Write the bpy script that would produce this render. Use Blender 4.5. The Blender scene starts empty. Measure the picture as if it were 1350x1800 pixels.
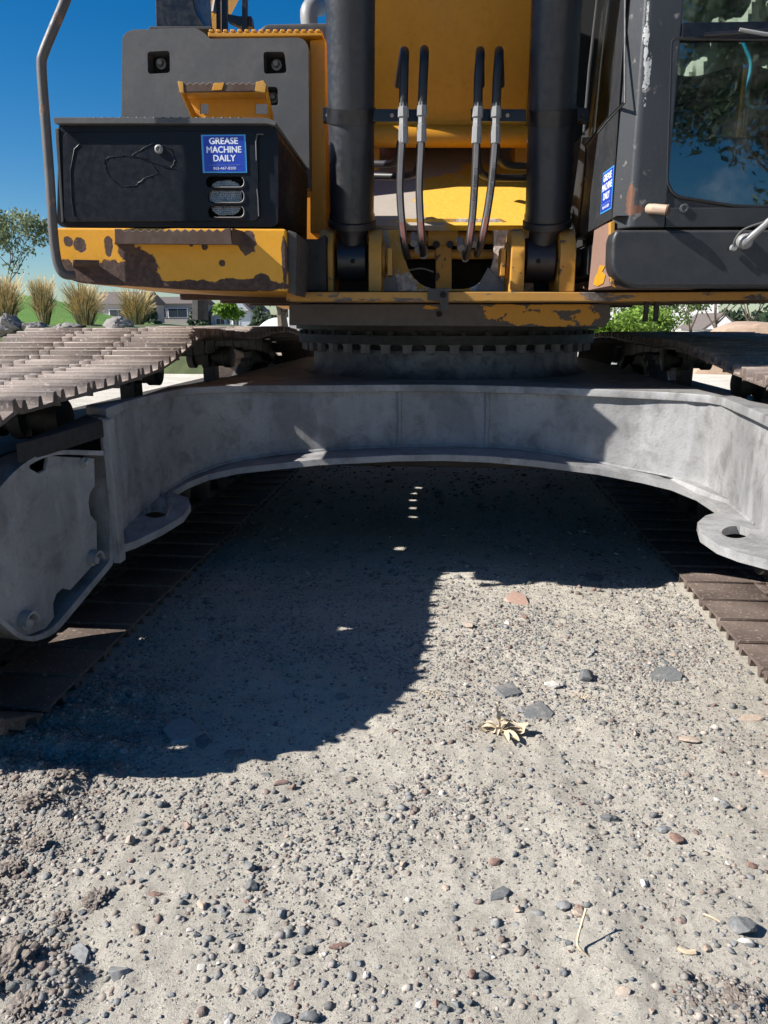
import bpy, bmesh, math, random
import numpy as np
from mathutils import Vector, Matrix
from mathutils.geometry import tessellate_polygon
R_ = math.radians
rnd = random.Random(7)
S = bpy.context.scene
COL = S.collection

# ------------------------------------------------------------------ camera, sky, sun, exposure
CAM_H = 1.15; FOC = 1350.0; PITCH = R_(14.06); YAW = R_(5.01)
cam = bpy.data.cameras.new('camera'); cam_o = bpy.data.objects.new('camera', cam); COL.objects.link(cam_o)
cam.sensor_fit = 'VERTICAL'; cam.sensor_height = 36.0; cam.lens = 36.0*FOC/1800.0
cam.clip_start = 0.05; cam.clip_end = 2000
cam_o.location = (0, 0, CAM_H); cam_o.rotation_euler = (math.pi/2-PITCH, 0, YAW)
S.camera = cam_o
SUN_EL = R_(38.6); SUN_AZ = R_(16.5)        # light travels towards +X and a little +Y
w = bpy.data.worlds.new('World'); S.world = w; w.use_nodes = True
wn = w.node_tree; bg = wn.nodes['Background']
sky = wn.nodes.new('ShaderNodeTexSky'); sky.sky_type = 'NISHITA'; sky.sun_disc = False
sky.sun_elevation = SUN_EL; sky.sun_rotation = R_(270)-SUN_AZ
sky.air_density = 1.0; sky.dust_density = 0.3; sky.ozone_density = 4.0; sky.altitude = 300
hsv = wn.nodes.new('ShaderNodeHueSaturation'); hsv.inputs['Saturation'].default_value = 1.42
wn.links.new(sky.outputs[0], hsv.inputs['Color']); tint = wn.nodes.new('ShaderNodeVectorMath'); tint.operation = 'MULTIPLY'; tint.inputs[1].default_value = (.95, 1.0, 1.03)
wn.links.new(hsv.outputs[0], tint.inputs[0]); wn.links.new(tint.outputs[0], bg.inputs[0])
bg.inputs[1].default_value = 0.05
sl = bpy.data.lights.new('sun', 'SUN'); sl.energy = 5.0; sl.angle = R_(0.5); sl.color = (1, .95, .88)
so = bpy.data.objects.new('sun', sl); COL.objects.link(so); so.location = (-8, -1, 8)
sd = Vector((math.cos(SUN_AZ)*math.cos(SUN_EL), math.sin(SUN_AZ)*math.cos(SUN_EL), -math.sin(SUN_EL)))
so.rotation_euler = sd.to_track_quat('-Z', 'Y').to_euler()
S.view_settings.view_transform = 'Standard'; S.view_settings.look = 'None'
S.view_settings.exposure = 1.02; S.view_settings.gamma = 1.0; S.view_settings.use_curve_mapping = False

# ------------------------------------------------------------------ surveying helpers (photo pixel + real distance -> metres)
sp, cp, sy, cy = math.sin(PITCH), math.cos(PITCH), math.sin(YAW), math.cos(YAW)
RT = Vector((cy, sy, 0)); FW = Vector((-sy*cp, cy*cp, -sp)); UP = Vector((-sy*sp, cy*sp, cp))
C0 = Vector((0, 0, CAM_H))
def ray(px, py): return FW + RT*((px-675)/FOC) + UP*((900-py)/FOC)
AU = R_(3); TU = math.tan(AU)
def P(px, py, Y, t=TU):                   # on the upright plane Y = Y0 + X*t
    d = ray(px, py); return C0 + d*(Y/(d.y-d.x*t))
def PG(px, py, z=0.0):
    d = ray(px, py); return C0 + d*((z-CAM_H)/d.z)
def PX(px, py, X):                        # on the upright side plane of the upper body
    d = ray(px, py); k = (X + 3*TU)/(d.x + d.y*TU); return C0 + d*k
BACK = Vector((-math.sin(AU), math.cos(AU), 0)); SIDE = Vector((math.cos(AU), math.sin(AU), 0)); ZV = Vector((0, 0, 1))

# ------------------------------------------------------------------ object helpers
ORG = {}
def tag(o, label=None, cat=None, group=None, kind=None):
    if label: o['label'] = label
    if cat: o['category'] = cat
    if group: o['group'] = group
    if kind: o['kind'] = kind
    return o
def thing(name, label, cat, loc=(0, 0, 0), group=None):
    o = bpy.data.objects.new(name, None); COL.objects.link(o); o.location = loc; o.empty_display_size = .2
    ORG[o] = Vector(loc); return tag(o, label, cat, group)
class MB:
    def __init__(s): s.v = []; s.f = []; s.mi = []; s.m = 0
    def add(s, vs, fs):
        b = len(s.v); s.v += [Vector(p) for p in vs]; s.f += [tuple(i+b for i in f) for f in fs]; s.mi += [s.m]*len(fs); return s
    def hexa(s, p):                      # 8 points: bottom 4 then top 4
        return s.add(p, [(3,2,1,0),(4,5,6,7),(0,1,5,4),(1,2,6,5),(2,3,7,6),(3,0,4,7)])
    def box(s, x0, x1, y0, y1, z0, z1):
        return s.hexa([(x0,y0,z0),(x1,y0,z0),(x1,y1,z0),(x0,y1,z0),(x0,y0,z1),(x1,y0,z1),(x1,y1,z1),(x0,y1,z1)])
    def obox(s, c, ux, uy, uz, a, b, h): # oriented box, half sizes
        c = Vector(c); ux, uy, uz = Vector(ux)*a, Vector(uy)*b, Vector(uz)*h
        return s.hexa([c-ux-uy-uz, c+ux-uy-uz, c+ux+uy-uz, c-ux+uy-uz, c-ux-uy+uz, c+ux-uy+uz, c+ux+uy+uz, c-ux+uy+uz])
    def prism(s, loop, d, holes=()):     # polygon of 3-D points pushed along d
        loops = [[Vector(p) for p in loop]] + [[Vector(p) for p in h] for h in holes]
        d = Vector(d); flat = [p for l in loops for p in l]; n = len(flat)
        vs = flat + [p+d for p in flat]; fs = []
        if holes:
            for t in tessellate_polygon(loops): fs.append(tuple(t)); fs.append(tuple(i+n for i in reversed(t)))
        else:
            fs.append(tuple(range(n))); fs.append(tuple(range(2*n-1, n-1, -1)))
        b = 0
        for l in loops:
            k = len(l)
            for i in range(k):
                j = (i+1) % k; fs.append((b+i, b+i+n, b+j+n, b+j))
            b += k
        return s.add(vs, fs)
    def tube(s, pts, r, seg=12, cap=True, closed=False):
        pts = [Vector(p) for p in pts]; n = len(pts)
        rs = r if hasattr(r, '__len__') else [r]*n
        vs = []; fs = []; prev = None
        for i, p in enumerate(pts):
            t = (pts[min(i+1, n-1)]-pts[max(i-1, 0)]).normalized()
            if prev is None:
                a = Vector((0, 0, 1)) if abs(t.z) < .9 else Vector((1, 0, 0)); u = t.cross(a).normalized()
            else: u = (prev - t*prev.dot(t)).normalized()
            prev = u; v = t.cross(u)
            vs += [p+(u*math.cos(2*math.pi*k/seg)+v*math.sin(2*math.pi*k/seg))*rs[i] for k in range(seg)]
        for i in range(n-1):
            for k in range(seg):
                k2 = (k+1) % seg; fs.append((i*seg+k, i*seg+k2, (i+1)*seg+k2, (i+1)*seg+k))
        if cap: fs.append(tuple(range(seg-1, -1, -1))); fs.append(tuple(range((n-1)*seg, n*seg)))
        return s.add(vs, fs)
    def lathe(s, c, axis, prof, seg=32):  # prof: (distance along axis, radius)
        c = Vector(c); axis = Vector(axis).normalized()
        pts = [c+axis*a for a, r in prof]; n = len(pts)
        a0 = Vector((0, 0, 1)) if abs(axis.z) < .9 else Vector((1, 0, 0)); u = axis.cross(a0).normalized(); v = axis.cross(u)
        vs = []; fs = []
        for i, (a, r) in enumerate(prof):
            vs += [pts[i]+(u*math.cos(2*math.pi*k/seg)+v*math.sin(2*math.pi*k/seg))*max(r, 1e-4) for k in range(seg)]
        for i in range(n-1):
            for k in range(seg):
                k2 = (k+1) % seg; fs.append((i*seg+k, i*seg+k2, (i+1)*seg+k2, (i+1)*seg+k))
        fs.append(tuple(range(seg-1, -1, -1))); fs.append(tuple(range((n-1)*seg, n*seg)))
        return s.add(vs, fs)
    def build(s, name, mat, parent=None, bevel=0, smooth=True, ang=35, seg=2, label=None, kind=None):
        c = sum(s.v, Vector())/max(len(s.v), 1)
        me = bpy.data.meshes.new(name); me.from_pydata([p-c for p in s.v], [], s.f)
        mats = mat if isinstance(mat, (list, tuple)) else [mat]
        for m in mats: me.materials.append(m)
        if len(mats) > 1: me.polygons.foreach_set('material_index', s.mi)
        bm = bmesh.new(); bm.from_mesh(me)
        bmesh.ops.recalc_face_normals(bm, faces=bm.faces)
        if bevel:
            es = [e for e in bm.edges if len(e.link_faces) == 2 and e.calc_face_angle(0) > R_(30)]
            bmesh.ops.bevel(bm, geom=es, offset=bevel, segments=seg, profile=.5, affect='EDGES', clamp_overlap=True)
        bm.to_mesh(me); bm.free()
        if smooth:
            me.shade_smooth(); me.set_sharp_from_angle(angle=R_(ang if not bevel else 42))
        o = bpy.data.objects.new(name, me); COL.objects.link(o); ORG[o] = c
        if bevel: wn_ = o.modifiers.new('weighted_normals', 'WEIGHTED_NORMAL'); wn_.keep_sharp = True; wn_.weight = 100
        put(o, parent, c)
        if label: o['label'] = label
        if kind: o['kind'] = kind
        return o
def put(o, parent, c):
    ORG[o] = Vector(c)
    if parent is not None: o.parent = parent; o.location = Vector(c)-ORG[parent]
    else: o.location = c
def rpoly(pts, r, n=5):                   # round the corners of a 2-D polygon; r may be a list
    out = []; k = len(pts)
    for i, p in enumerate(pts):
        rr = r[i] if hasattr(r, '__len__') else r
        p = Vector(p[:2]); a = Vector(pts[i-1][:2])-p; b = Vector(pts[(i+1) % k][:2])-p
        if rr <= 0: out.append(tuple(p)); continue
        d = min(rr, a.length*.49, b.length*.49); a.normalize(); b.normalize()
        for j in range(n+1):
            t = j/n; q = p+a*d*(1-t)**2+b*d*t**2; out.append(tuple(q))
    return out
def ell(cx, cy_, rx, ry, n=20): return [(cx+rx*math.cos(2*math.pi*i/n), cy_+ry*math.sin(2*math.pi*i/n)) for i in range(n)]
def catmull(pts, n=6):
    pts = [Vector(p) for p in pts]; out = []
    for i in range(len(pts)-1):
        p0, p1, p2, p3 = pts[max(i-1, 0)], pts[i], pts[i+1], pts[min(i+2, len(pts)-1)]
        for j in range(n):
            t = j/n
            out.append(.5*((2*p1)+(p2-p0)*t+(2*p0-5*p1+4*p2-p3)*t*t+(3*p1-p0-3*p2+p3)*t**3))
    out.append(pts[-1]); return out

# ------------------------------------------------------------------ materials
class NT:
    def __init__(s, name):
        s.m = bpy.data.materials.new(name); s.m.use_nodes = True; s.t = s.m.node_tree
        s.b = s.t.nodes['Principled BSDF']; s.pos = s.n('ShaderNodeNewGeometry').outputs['Position']
    def n(s, typ, **kw):
        nd = s.t.nodes.new(typ)
        for k, v in kw.items(): setattr(nd, k, v)
        return nd
    def set(s, inp, v):
        if isinstance(v, bpy.types.NodeSocket): s.t.links.new(v, inp)
        elif isinstance(v, (tuple, list)) and len(v) == 3 and inp.type == 'RGBA': inp.default_value = (*v, 1)
        else: inp.default_value = v
    def math(s, op, a, b=0.0, clamp=False):
        nd = s.n('ShaderNodeMath', operation=op, use_clamp=clamp); s.set(nd.inputs[0], a); s.set(nd.inputs[1], b); return nd.outputs[0]
    def noise(s, scale, detail=4, rough=.55, dist=0, vec=None, stretch=None):
        nd = s.n('ShaderNodeTexNoise'); nd.inputs['Scale'].default_value = scale
        nd.inputs['Detail'].default_value = detail; nd.inputs['Roughness'].default_value = rough; nd.inputs['Distortion'].default_value = dist
        v = vec or s.pos
        if stretch:
            mp = s.n('ShaderNodeVectorMath', operation='MULTIPLY'); s.set(mp.inputs[0], v); mp.inputs[1].default_value = stretch; v = mp.outputs[0]
        s.set(nd.inputs['Vector'], v); return nd.outputs[0]
    def ramp(s, x, a, b):                 # 0 at a, 1 at b
        nd = s.n('ShaderNodeMapRange', interpolation_type='SMOOTHSTEP'); s.set(nd.inputs[0], x)
        if a > b: nd.inputs[1].default_value, nd.inputs[2].default_value, nd.inputs[3].default_value, nd.inputs[4].default_value = b, a, 1, 0
        else: nd.inputs[1].default_value, nd.inputs[2].default_value = a, b
        return nd.outputs[0]
    def mix(s, f, a, b):
        nd = s.n('ShaderNodeMix', data_type='RGBA'); s.set(nd.inputs[0], f); s.set(nd.inputs[6], a); s.set(nd.inputs[7], b); return nd.outputs[2]
    def blobs(s, lst, amp=.5, scale=18, edge=.06, yr=.12):   # wear of a given outline: ellipsoids (centre, radii) with a ragged edge
        acc = None
        for c, r in lst:
            a = s.n('ShaderNodeVectorMath', operation='SUBTRACT'); s.set(a.inputs[0], s.pos); a.inputs[1].default_value = c
            b = s.n('ShaderNodeVectorMath', operation='MULTIPLY'); s.set(b.inputs[0], a.outputs[0]); b.inputs[1].default_value = (1/r[0], 1/yr, 1/r[1])
            l = s.n('ShaderNodeVectorMath', operation='LENGTH'); s.set(l.inputs[0], b.outputs[0])
            acc = l.outputs['Value'] if acc is None else s.math('MINIMUM', acc, l.outputs['Value'])
        nz = s.math('MULTIPLY', s.math('SUBTRACT', s.noise(scale, 5, .6), .5), amp*2)
        return s.ramp(s.math('ADD', acc, nz), 1+edge, 1-edge)
    def bump(s, h, dist=.002, strength=1):
        nd = s.n('ShaderNodeBump'); nd.inputs['Strength'].default_value = strength; nd.inputs['Distance'].default_value = dist
        s.set(nd.inputs['Height'], h)
        prev = s.b.inputs['Normal'].links
        if prev: s.set(nd.inputs['Normal'], prev[0].from_socket)
        s.set(s.b.inputs['Normal'], nd.outputs[0])
    def out(s, col, rough=.6, metal=0.0, spec=None):
        s.set(s.b.inputs['Base Color'], col); s.set(s.b.inputs['Roughness'], rough); s.set(s.b.inputs['Metallic'], metal)
        if spec is not None: s.b.inputs['Specular IOR Level'].default_value = spec
        return s.m
def worn(name, base, rust=(.045, .024, .017), cover=.3, scale=6, rough=.45, blobs=None, dirt=.35, bdist=.0015, dust=.25, blob_amp=.45, blob_scale=18, stretch=None, spec=None, dustcol=(.30, .26, .22)):
    m = NT(name)
    n1 = m.noise(2.3, 5, .6); n2 = m.noise(40, 3, .6)
    dark = tuple(c*.55 for c in base)
    col = m.mix(m.math('MULTIPLY', m.ramp(n1, .35, .75), dirt), base, dark)
    col = m.mix(m.math('MULTIPLY', m.ramp(n2, .45, .8), dirt*.7), col, dark)
    nz = m.noise(scale, 8, .62, .3, stretch=stretch)
    mask = m.ramp(nz, 1-cover-.005, 1-cover+.012) if cover > 0 else 0.0
    if blobs:
        bm_ = m.blobs(blobs, blob_amp, blob_scale, .06, .12 if blob_scale > 10 else 1.2); mask = m.math('MAXIMUM', mask, bm_) if cover > 0 else bm_
    n3 = m.noise(55, 4, .7)
    rc = m.mix(m.ramp(n3, .35, .7), rust, tuple(min(1, c*(2.3 if blob_scale > 10 else 1.2)) for c in rust))
    if cover > 0 or blobs: col = m.mix(mask, col, rc)
    if dust:
        g = m.n('ShaderNodeNewGeometry'); sx = m.n('ShaderNodeSeparateXYZ'); m.set(sx.inputs[0], g.outputs['Normal'])
        up = m.math('MULTIPLY', m.ramp(sx.outputs[2], .35, .95), dust)
        dn = m.math('MULTIPLY', m.ramp(m.noise(9, 5, .65), .4, .72), dust*.35)
        col = m.mix(m.math('ADD', up, dn, True), col, dustcol)
    rg = m.math('ADD', m.math('MULTIPLY', m.ramp(n2, .3, .8), .2), rough)
    if cover > 0 or blobs: rg = m.math('MAXIMUM', rg, m.math('MULTIPLY', mask, .8))
    if cover > 0 or blobs:
        m.bump(m.math('MULTIPLY', mask, -1.0), bdist*.9)
        m.bump(m.math('MULTIPLY', mask, n3), bdist)
    m.bump(m.noise(220, 3, .6), .0004); m.bump(n1, .004)
    return m.out(col, rg, 0.0, spec)
YEL = (.58, .25, .006)
RUST = (.042, .022, .016)
def pb(px, py, rx, ry, Y=2.94):
    c = P(px, py, Y); d = 1350/((c-C0).dot(FW)); return (tuple(c), (rx/d, ry/d))
deck_blobs = [pb(*a) for a in ((120,424,8,9),(141,431,11,12),(191,434,8,17),(222,438,16,22),(245,462,26,28),(240,480,40,25),(262,492,22,20),(180,482,62,22),(130,485,45,14),(330,504,75,11),(425,500,70,10),(462,492,14,12),(400,504,110,9),(434,427,17,20),(390,462,6,6),(360,434,6,7),(336,430,4,4),(115,470,14,14),(500,455,5,40))]
m_deck = worn('deck_paint', (.70, .32, .008), RUST, cover=.06, scale=5, blobs=deck_blobs, blob_amp=.62, blob_scale=24, dust=.12, rough=.38, dirt=.25)
m_yel = worn('yellow_paint', YEL, RUST, cover=.12, scale=4, dust=.25, rough=.42)
m_boom = worn('boom_paint', (.48, .21, .004), (.2, .1, .02), cover=0, dust=.06, dirt=.4, rough=.42)
m_yelw = worn('worn_yellow_paint', (.50, .25, .03), (.05, .034, .028), cover=.40, scale=13, dust=.3, rough=.5)
m_lip = worn('scraped_lip_paint', (.42, .21, .035), (.07, .055, .05), cover=.48, scale=9, dust=.2, rough=.55, stretch=(.35, 1, 1.3))
m_base = worn('base_plate_paint', (.045, .038, .036), (.035, .02, .014), cover=.35, scale=7, blobs=None, dust=.2, rough=.6)
fl_blobs = [pb(*a, 3.47) for a in ((890,543,40,9),(930,558,55,12),(985,540,60,6),(1030,556,22,14),(970,568,40,6),(757,541,12,4),(870,552,22,8))]
def flange_mat():
    m = NT('flange_paint'); n = m.noise(30, 5, .6)
    dark = m.mix(n, (.03, .024, .022), (.085, .068, .062)); dark = m.mix(m.ramp(m.noise(6, 6), .5, .7), dark, (.035, .02, .015))
    mk = m.blobs(fl_blobs, 1.15, 34)
    col = m.mix(mk, dark, (.42, .19, .012)); m.bump(mk, .001); m.bump(n, .0008)
    return m.out(col, .6)
m_flange = flange_mat()
m_black = worn('black_paint', (.005, .006, .010), (.03, .027, .025), cover=.03, scale=9, dust=.05, rough=.28, dirt=.3, bdist=.0006)
m_box = worn('toolbox_paint', (.0035, .0055, .011), (.022, .024, .028), cover=.0, dust=.0, rough=.36, spec=.22, dirt=.4, bdist=.002)
m_blackd = worn('dusty_black_paint', (.026, .026, .028), (.03, .02, .015), cover=.1, scale=5, dust=.25, rough=.5, dirt=.3)
m_cyl = worn('cylinder_paint', (.013, .014, .019), (.03, .028, .03), cover=.0, scale=5, dust=.03, rough=.34, dirt=.25)
m_panel = worn('grey_plastic', (.066, .068, .073), (.19, .185, .18), cover=.10, scale=3.2, dust=.25, rough=.55, dirt=.22, bdist=.0002)
m_rust = worn('rusted_steel', (.075, .042, .03), (.035, .02, .015), cover=.35, scale=22, dust=.3, rough=.8, bdist=.002)
m_rustb = worn('rusted_flat_panel', (.21, .125, .095), (.13, .075, .055), cover=.35, scale=9, dust=.1, rough=.75)
m_steel = worn('dull_zinc', (.22, .22, .22), (.13, .11, .09), cover=.15, scale=30, dust=.1, rough=.45)
m_rail = worn('handrail_steel', (.075, .068, .066), (.10, .06, .045), cover=.4, scale=10, dust=.25, rough=.5)
m_dark = worn('greasy_dark_steel', (.012, .011, .011), (.03, .022, .018), cover=.25, scale=12, dust=.12, rough=.6)
m_under = worn('pale_underside', (.32, .22, .18), (.10, .05, .035), cover=.3, scale=3, dust=0, rough=.7)  # pale pinkish underside with browner patches
m_cabp = worn('cab_paint', (.018, .020, .024), (.10, .05, .03), cover=.0, dust=.1, rough=.42, dirt=.2)
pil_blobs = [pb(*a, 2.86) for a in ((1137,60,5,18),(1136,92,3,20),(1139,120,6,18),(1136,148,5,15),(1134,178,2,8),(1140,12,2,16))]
def pillar_mat():
    m = NT('pillar_paint'); n1 = m.noise(3, 5)
    col = m.mix(m.ramp(n1, .4, .8), (.040, .042, .046), (.027, .029, .033))
    col = m.mix(m.math('MULTIPLY', m.ramp(m.noise(25, 4), .62, .72), .5), col, (.3, .27, .25))
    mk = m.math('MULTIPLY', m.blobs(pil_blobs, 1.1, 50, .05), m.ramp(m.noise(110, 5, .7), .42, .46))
    rs = m.blobs([pb(*a, 2.86) for a in ((1110,352,6,30),(1118,368,12,8))], .9, 30, .1)
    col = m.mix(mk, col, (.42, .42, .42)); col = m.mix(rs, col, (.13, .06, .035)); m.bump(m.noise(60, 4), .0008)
    m.bump(mk, .001); return m.out(col, .38)
m_pillar = pillar_mat()
def frame_mat():
    m = NT('grey_primer'); a = m.noise(2.2, 3, .5, .6); b = m.noise(9, 6, .7, .4); c = m.noise(70, 4, .7); e = m.noise(12, 3, .5, stretch=(1, 1, .25))
    col = m.mix(m.ramp(a, .30, .70), (.30, .30, .30), (.18, .18, .183))
    col = m.mix(m.math('MULTIPLY', m.ramp(b, .44, .70), .6), col, (.075, .07, .07))
    col = m.mix(m.math('MULTIPLY', m.ramp(e, .48, .7), .45), col, (.36, .36, .375))
    col = m.mix(m.math('MULTIPLY', m.ramp(c, .5, .75), .45), col, (.12, .115, .11))
    m.bump(b, .003); m.bump(c, .0016); m.bump(m.noise(260, 3), .0006); return m.out(col, .55)
m_frame = frame_mat()
def pad_mat():
    m = NT('track_steel'); a = m.noise(4, 6, .65); b = m.noise(60, 5, .7)
    oi = m.n('ShaderNodeObjectInfo').outputs['Random']
    col = m.mix(m.ramp(a, .3, .7), (.13, .098, .083), (.06, .042, .035))
    col = m.mix(m.math('MULTIPLY', oi, .4), col, (.20, .155, .135))
    sx = m.n('ShaderNodeSeparateXYZ'); m.set(sx.inputs[0], m.n('ShaderNodeNewGeometry').outputs['Normal'])
    pz = m.n('ShaderNodeSeparateXYZ'); m.set(pz.inputs[0], m.pos)
    up = m.math('MULTIPLY', m.ramp(sx.outputs[2], .3, .9), m.ramp(pz.outputs[2], .35, .7))
    dn = m.math('MULTIPLY', m.ramp(m.noise(6, 4), .25, .7), .8)
    col = m.mix(m.math('MULTIPLY', up, dn), col, (.40, .345, .30))
    rust_fleck = m.math('MULTIPLY', m.ramp(b, .58, .64), .55)  # paler rust flecks scattered by noise
    col = m.mix(rust_fleck, col, (.42, .37, .33)); m.bump(b, .0025); m.bump(a, .004); return m.out(col, .75)
m_pad = pad_mat()
def plain(name, col, rough=.5, metal=0.0, nz=0, sc=20, spec=None, em=None):
    m = NT(name)
    c = m.mix(m.math('MULTIPLY', m.ramp(m.noise(sc, 4), .35, .7), nz), col, tuple(x*.5 for x in col)) if nz else col
    if em: m.b.inputs['Emission Color'].default_value = (*em, 1)
    return m.out(c, rough, metal, spec)
m_hole = plain('dark_recess', (.004, .004, .005), .9)
m_rub = plain('rubber', (.014, .014, .016), .45, nz=.4)
m_hosetxt = plain('hose_stripe', (.17, .16, .16), .5, nz=.3)
m_hoser = plain('hose_red_stripe', (.20, .08, .065), .55, nz=.3)
m_ink = plain('black_print', (.015, .015, .015), .6)
m_blue = plain('sticker_blue', (.012, .045, .38), .35, nz=.2, sc=60)
m_lblue = plain('sticker_edge', (.05, .27, .62), .35)
m_white = plain('white_print', (.68, .72, .80), .4)
m_pale = plain('pale_print', (.16, .24, .55), .4)
m_cyan = plain('cyan_tube', (.04, .42, .62), .4)
m_tan = plain('dusty_cap', (.42, .30, .22), .6, nz=.3)
m_cloth = plain('seat_cloth', (.50, .50, .42), .85, nz=.35, sc=6)
m_inter = plain('cab_interior', (.018, .02, .022), .7, nz=.3)
def glass_mat(name, tint, base_ref):
    m = NT(name); t = m.t; tr = m.n('ShaderNodeBsdfTransparent'); tr.inputs[0].default_value = (*tint, 1)
    gl = m.n('ShaderNodeBsdfGlossy'); gl.inputs['Roughness'].default_value = .015; gl.inputs[0].default_value = (.95, .98, 1, 1)
    fr = m.n('ShaderNodeFresnel'); fr.inputs[0].default_value = 1.55
    bn = m.n('ShaderNodeBump'); bn.inputs['Distance'].default_value = .0006; m.set(bn.inputs['Height'], m.noise(5, 2)); m.set(gl.inputs['Normal'], bn.outputs[0])
    f = m.math('ADD', fr.outputs[0], base_ref, True); mx = m.n('ShaderNodeMixShader'); m.set(mx.inputs[0], f)
    t.links.new(tr.outputs[0], mx.inputs[1]); t.links.new(gl.outputs[0], mx.inputs[2])
    df = m.n('ShaderNodeBsdfDiffuse'); df.inputs[0].default_value = (.5, .48, .44, 1); mx2 = m.n('ShaderNodeMixShader')
    m.set(mx2.inputs[0], m.math('MULTIPLY', m.ramp(m.noise(4, 8, .75), .45, .75), .10))
    t.links.new(mx.outputs[0], mx2.inputs[1]); t.links.new(df.outputs[0], mx2.inputs[2])
    t.links.new(mx2.outputs[0], t.nodes['Material Output'].inputs[0]); return m.m
m_glass = glass_mat('cab_glass', (.62, .70, .68), .10)
m_sglass = glass_mat('side_glass', (.75, .8, .8), .03)
def lens_mat():
    m = NT('lamp_lens'); m.b.inputs['Coat Weight'].default_value = .8
    sx = m.n('ShaderNodeSeparateXYZ'); m.set(sx.inputs[0], m.pos)
    g = m.math('MAXIMUM', m.math('SINE', m.math('MULTIPLY', sx.outputs[0], 900)), m.math('SINE', m.math('MULTIPLY', sx.outputs[2], 900)))
    m.bump(g, .002); c = m.mix(m.ramp(m.noise(30, 3), .35, .65), (.62, .66, .70), (.30, .32, .35)); c = m.mix(m.ramp(g, .75, .98), c, (.12, .13, .15))
    return m.out(c, .18, .35)
m_lens = lens_mat()
m_leaf = {}
def leaf_mat(name, a, b):
    m = NT(name); at = m.n('ShaderNodeVertexColor'); at.layer_name = 'tone'
    c = m.mix(at.outputs[0], a, b); m.b.inputs['Roughness'].default_value = .6
    t = m.t; df = m.b; tl = m.n('ShaderNodeBsdfTranslucent'); m.set(tl.inputs[0], c); m.out(c, .6)
    mx = m.n('ShaderNodeMixShader'); mx.inputs[0].default_value = .3; t.links.new(df.outputs[0], mx.inputs[1]); t.links.new(tl.outputs[0], mx.inputs[2])
    t.links.new(mx.outputs[0], t.nodes['Material Output'].inputs[0]); return m.m
m_bark = plain('bark', (.11, .085, .065), .9, nz=.5, sc=12)

# ------------------------------------------------------------------ numpy value noise
class VN:
    def __init__(s, seed): s.g = np.random.RandomState(seed).rand(256, 256)
    def __call__(s, x, y):
        xi = np.floor(x).astype(int); yi = np.floor(y).astype(int); fx = x-xi; fy = y-yi
        fx = fx*fx*(3-2*fx); fy = fy*fy*(3-2*fy); g = s.g
        a = g[xi % 256, yi % 256]; b = g[(xi+1) % 256, yi % 256]; c = g[xi % 256, (yi+1) % 256]; d = g[(xi+1) % 256, (yi+1) % 256]
        return (a*(1-fx)+b*fx)*(1-fy)+(c*(1-fx)+d*fx)*fy - .5
_v = [VN(i) for i in range(8)]
def fbm(x, y, f, o=4):
    t = 0; a = 1
    for i in range(o): t = t+a*_v[i](x*f+i*17.3, y*f+i*9.1); a *= .5; f *= 2.03
    return t
def sstep(x, a, b): t = np.clip((x-a)/(b-a), 0, 1); return t*t*(3-2*t)
def gmask(X, Y):                        # rough churned dirt along the left track and bottom corners
    rough = sstep(-X, .72, 1.0)*sstep(Y, 1.05, 1.3)*(1-sstep(Y, 2.0, 2.4))
    rough = np.maximum(rough, (1-sstep(np.hypot((X+.78)/.17, (Y-1.06)/.16), .6, 1.1)))
    rough = np.maximum(rough, (1-sstep(np.hypot((X-.50)/.12, (Y-1.10)/.10), .6, 1.1))*.9)
    return rough
def gh(X, Y):
    near = 1-sstep(np.hypot(X, Y-2.5), 6, 14)
    h = fbm(X, Y, 1.1, 3)*.030*near + fbm(X, Y, 9, 3)*.007*near + fbm(X, Y, 30, 3)*.0065*near
    r = gmask(X, Y)
    h = h + r*(np.abs(fbm(X, Y, 20, 4))*.020 + fbm(X, Y, 8, 3)*.040 + .012*np.sin((Y+fbm(X, Y, 4, 2)*.04)*2*math.pi/.15))
    h = h + .010*np.exp(-((X-.33+.1*(Y-1.2))/.05)**2)*(1-sstep(Y, 1.6, 2.2))
    flat = sstep(np.abs(X+.07), .95, 1.12)*(1-sstep(np.abs(X+.07), 2.05, 2.2))*sstep(Y, 2.0, 2.25)*(1-sstep(Y, 6.8, 7.2))
    return h*(1-flat) - .004*flat
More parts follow.
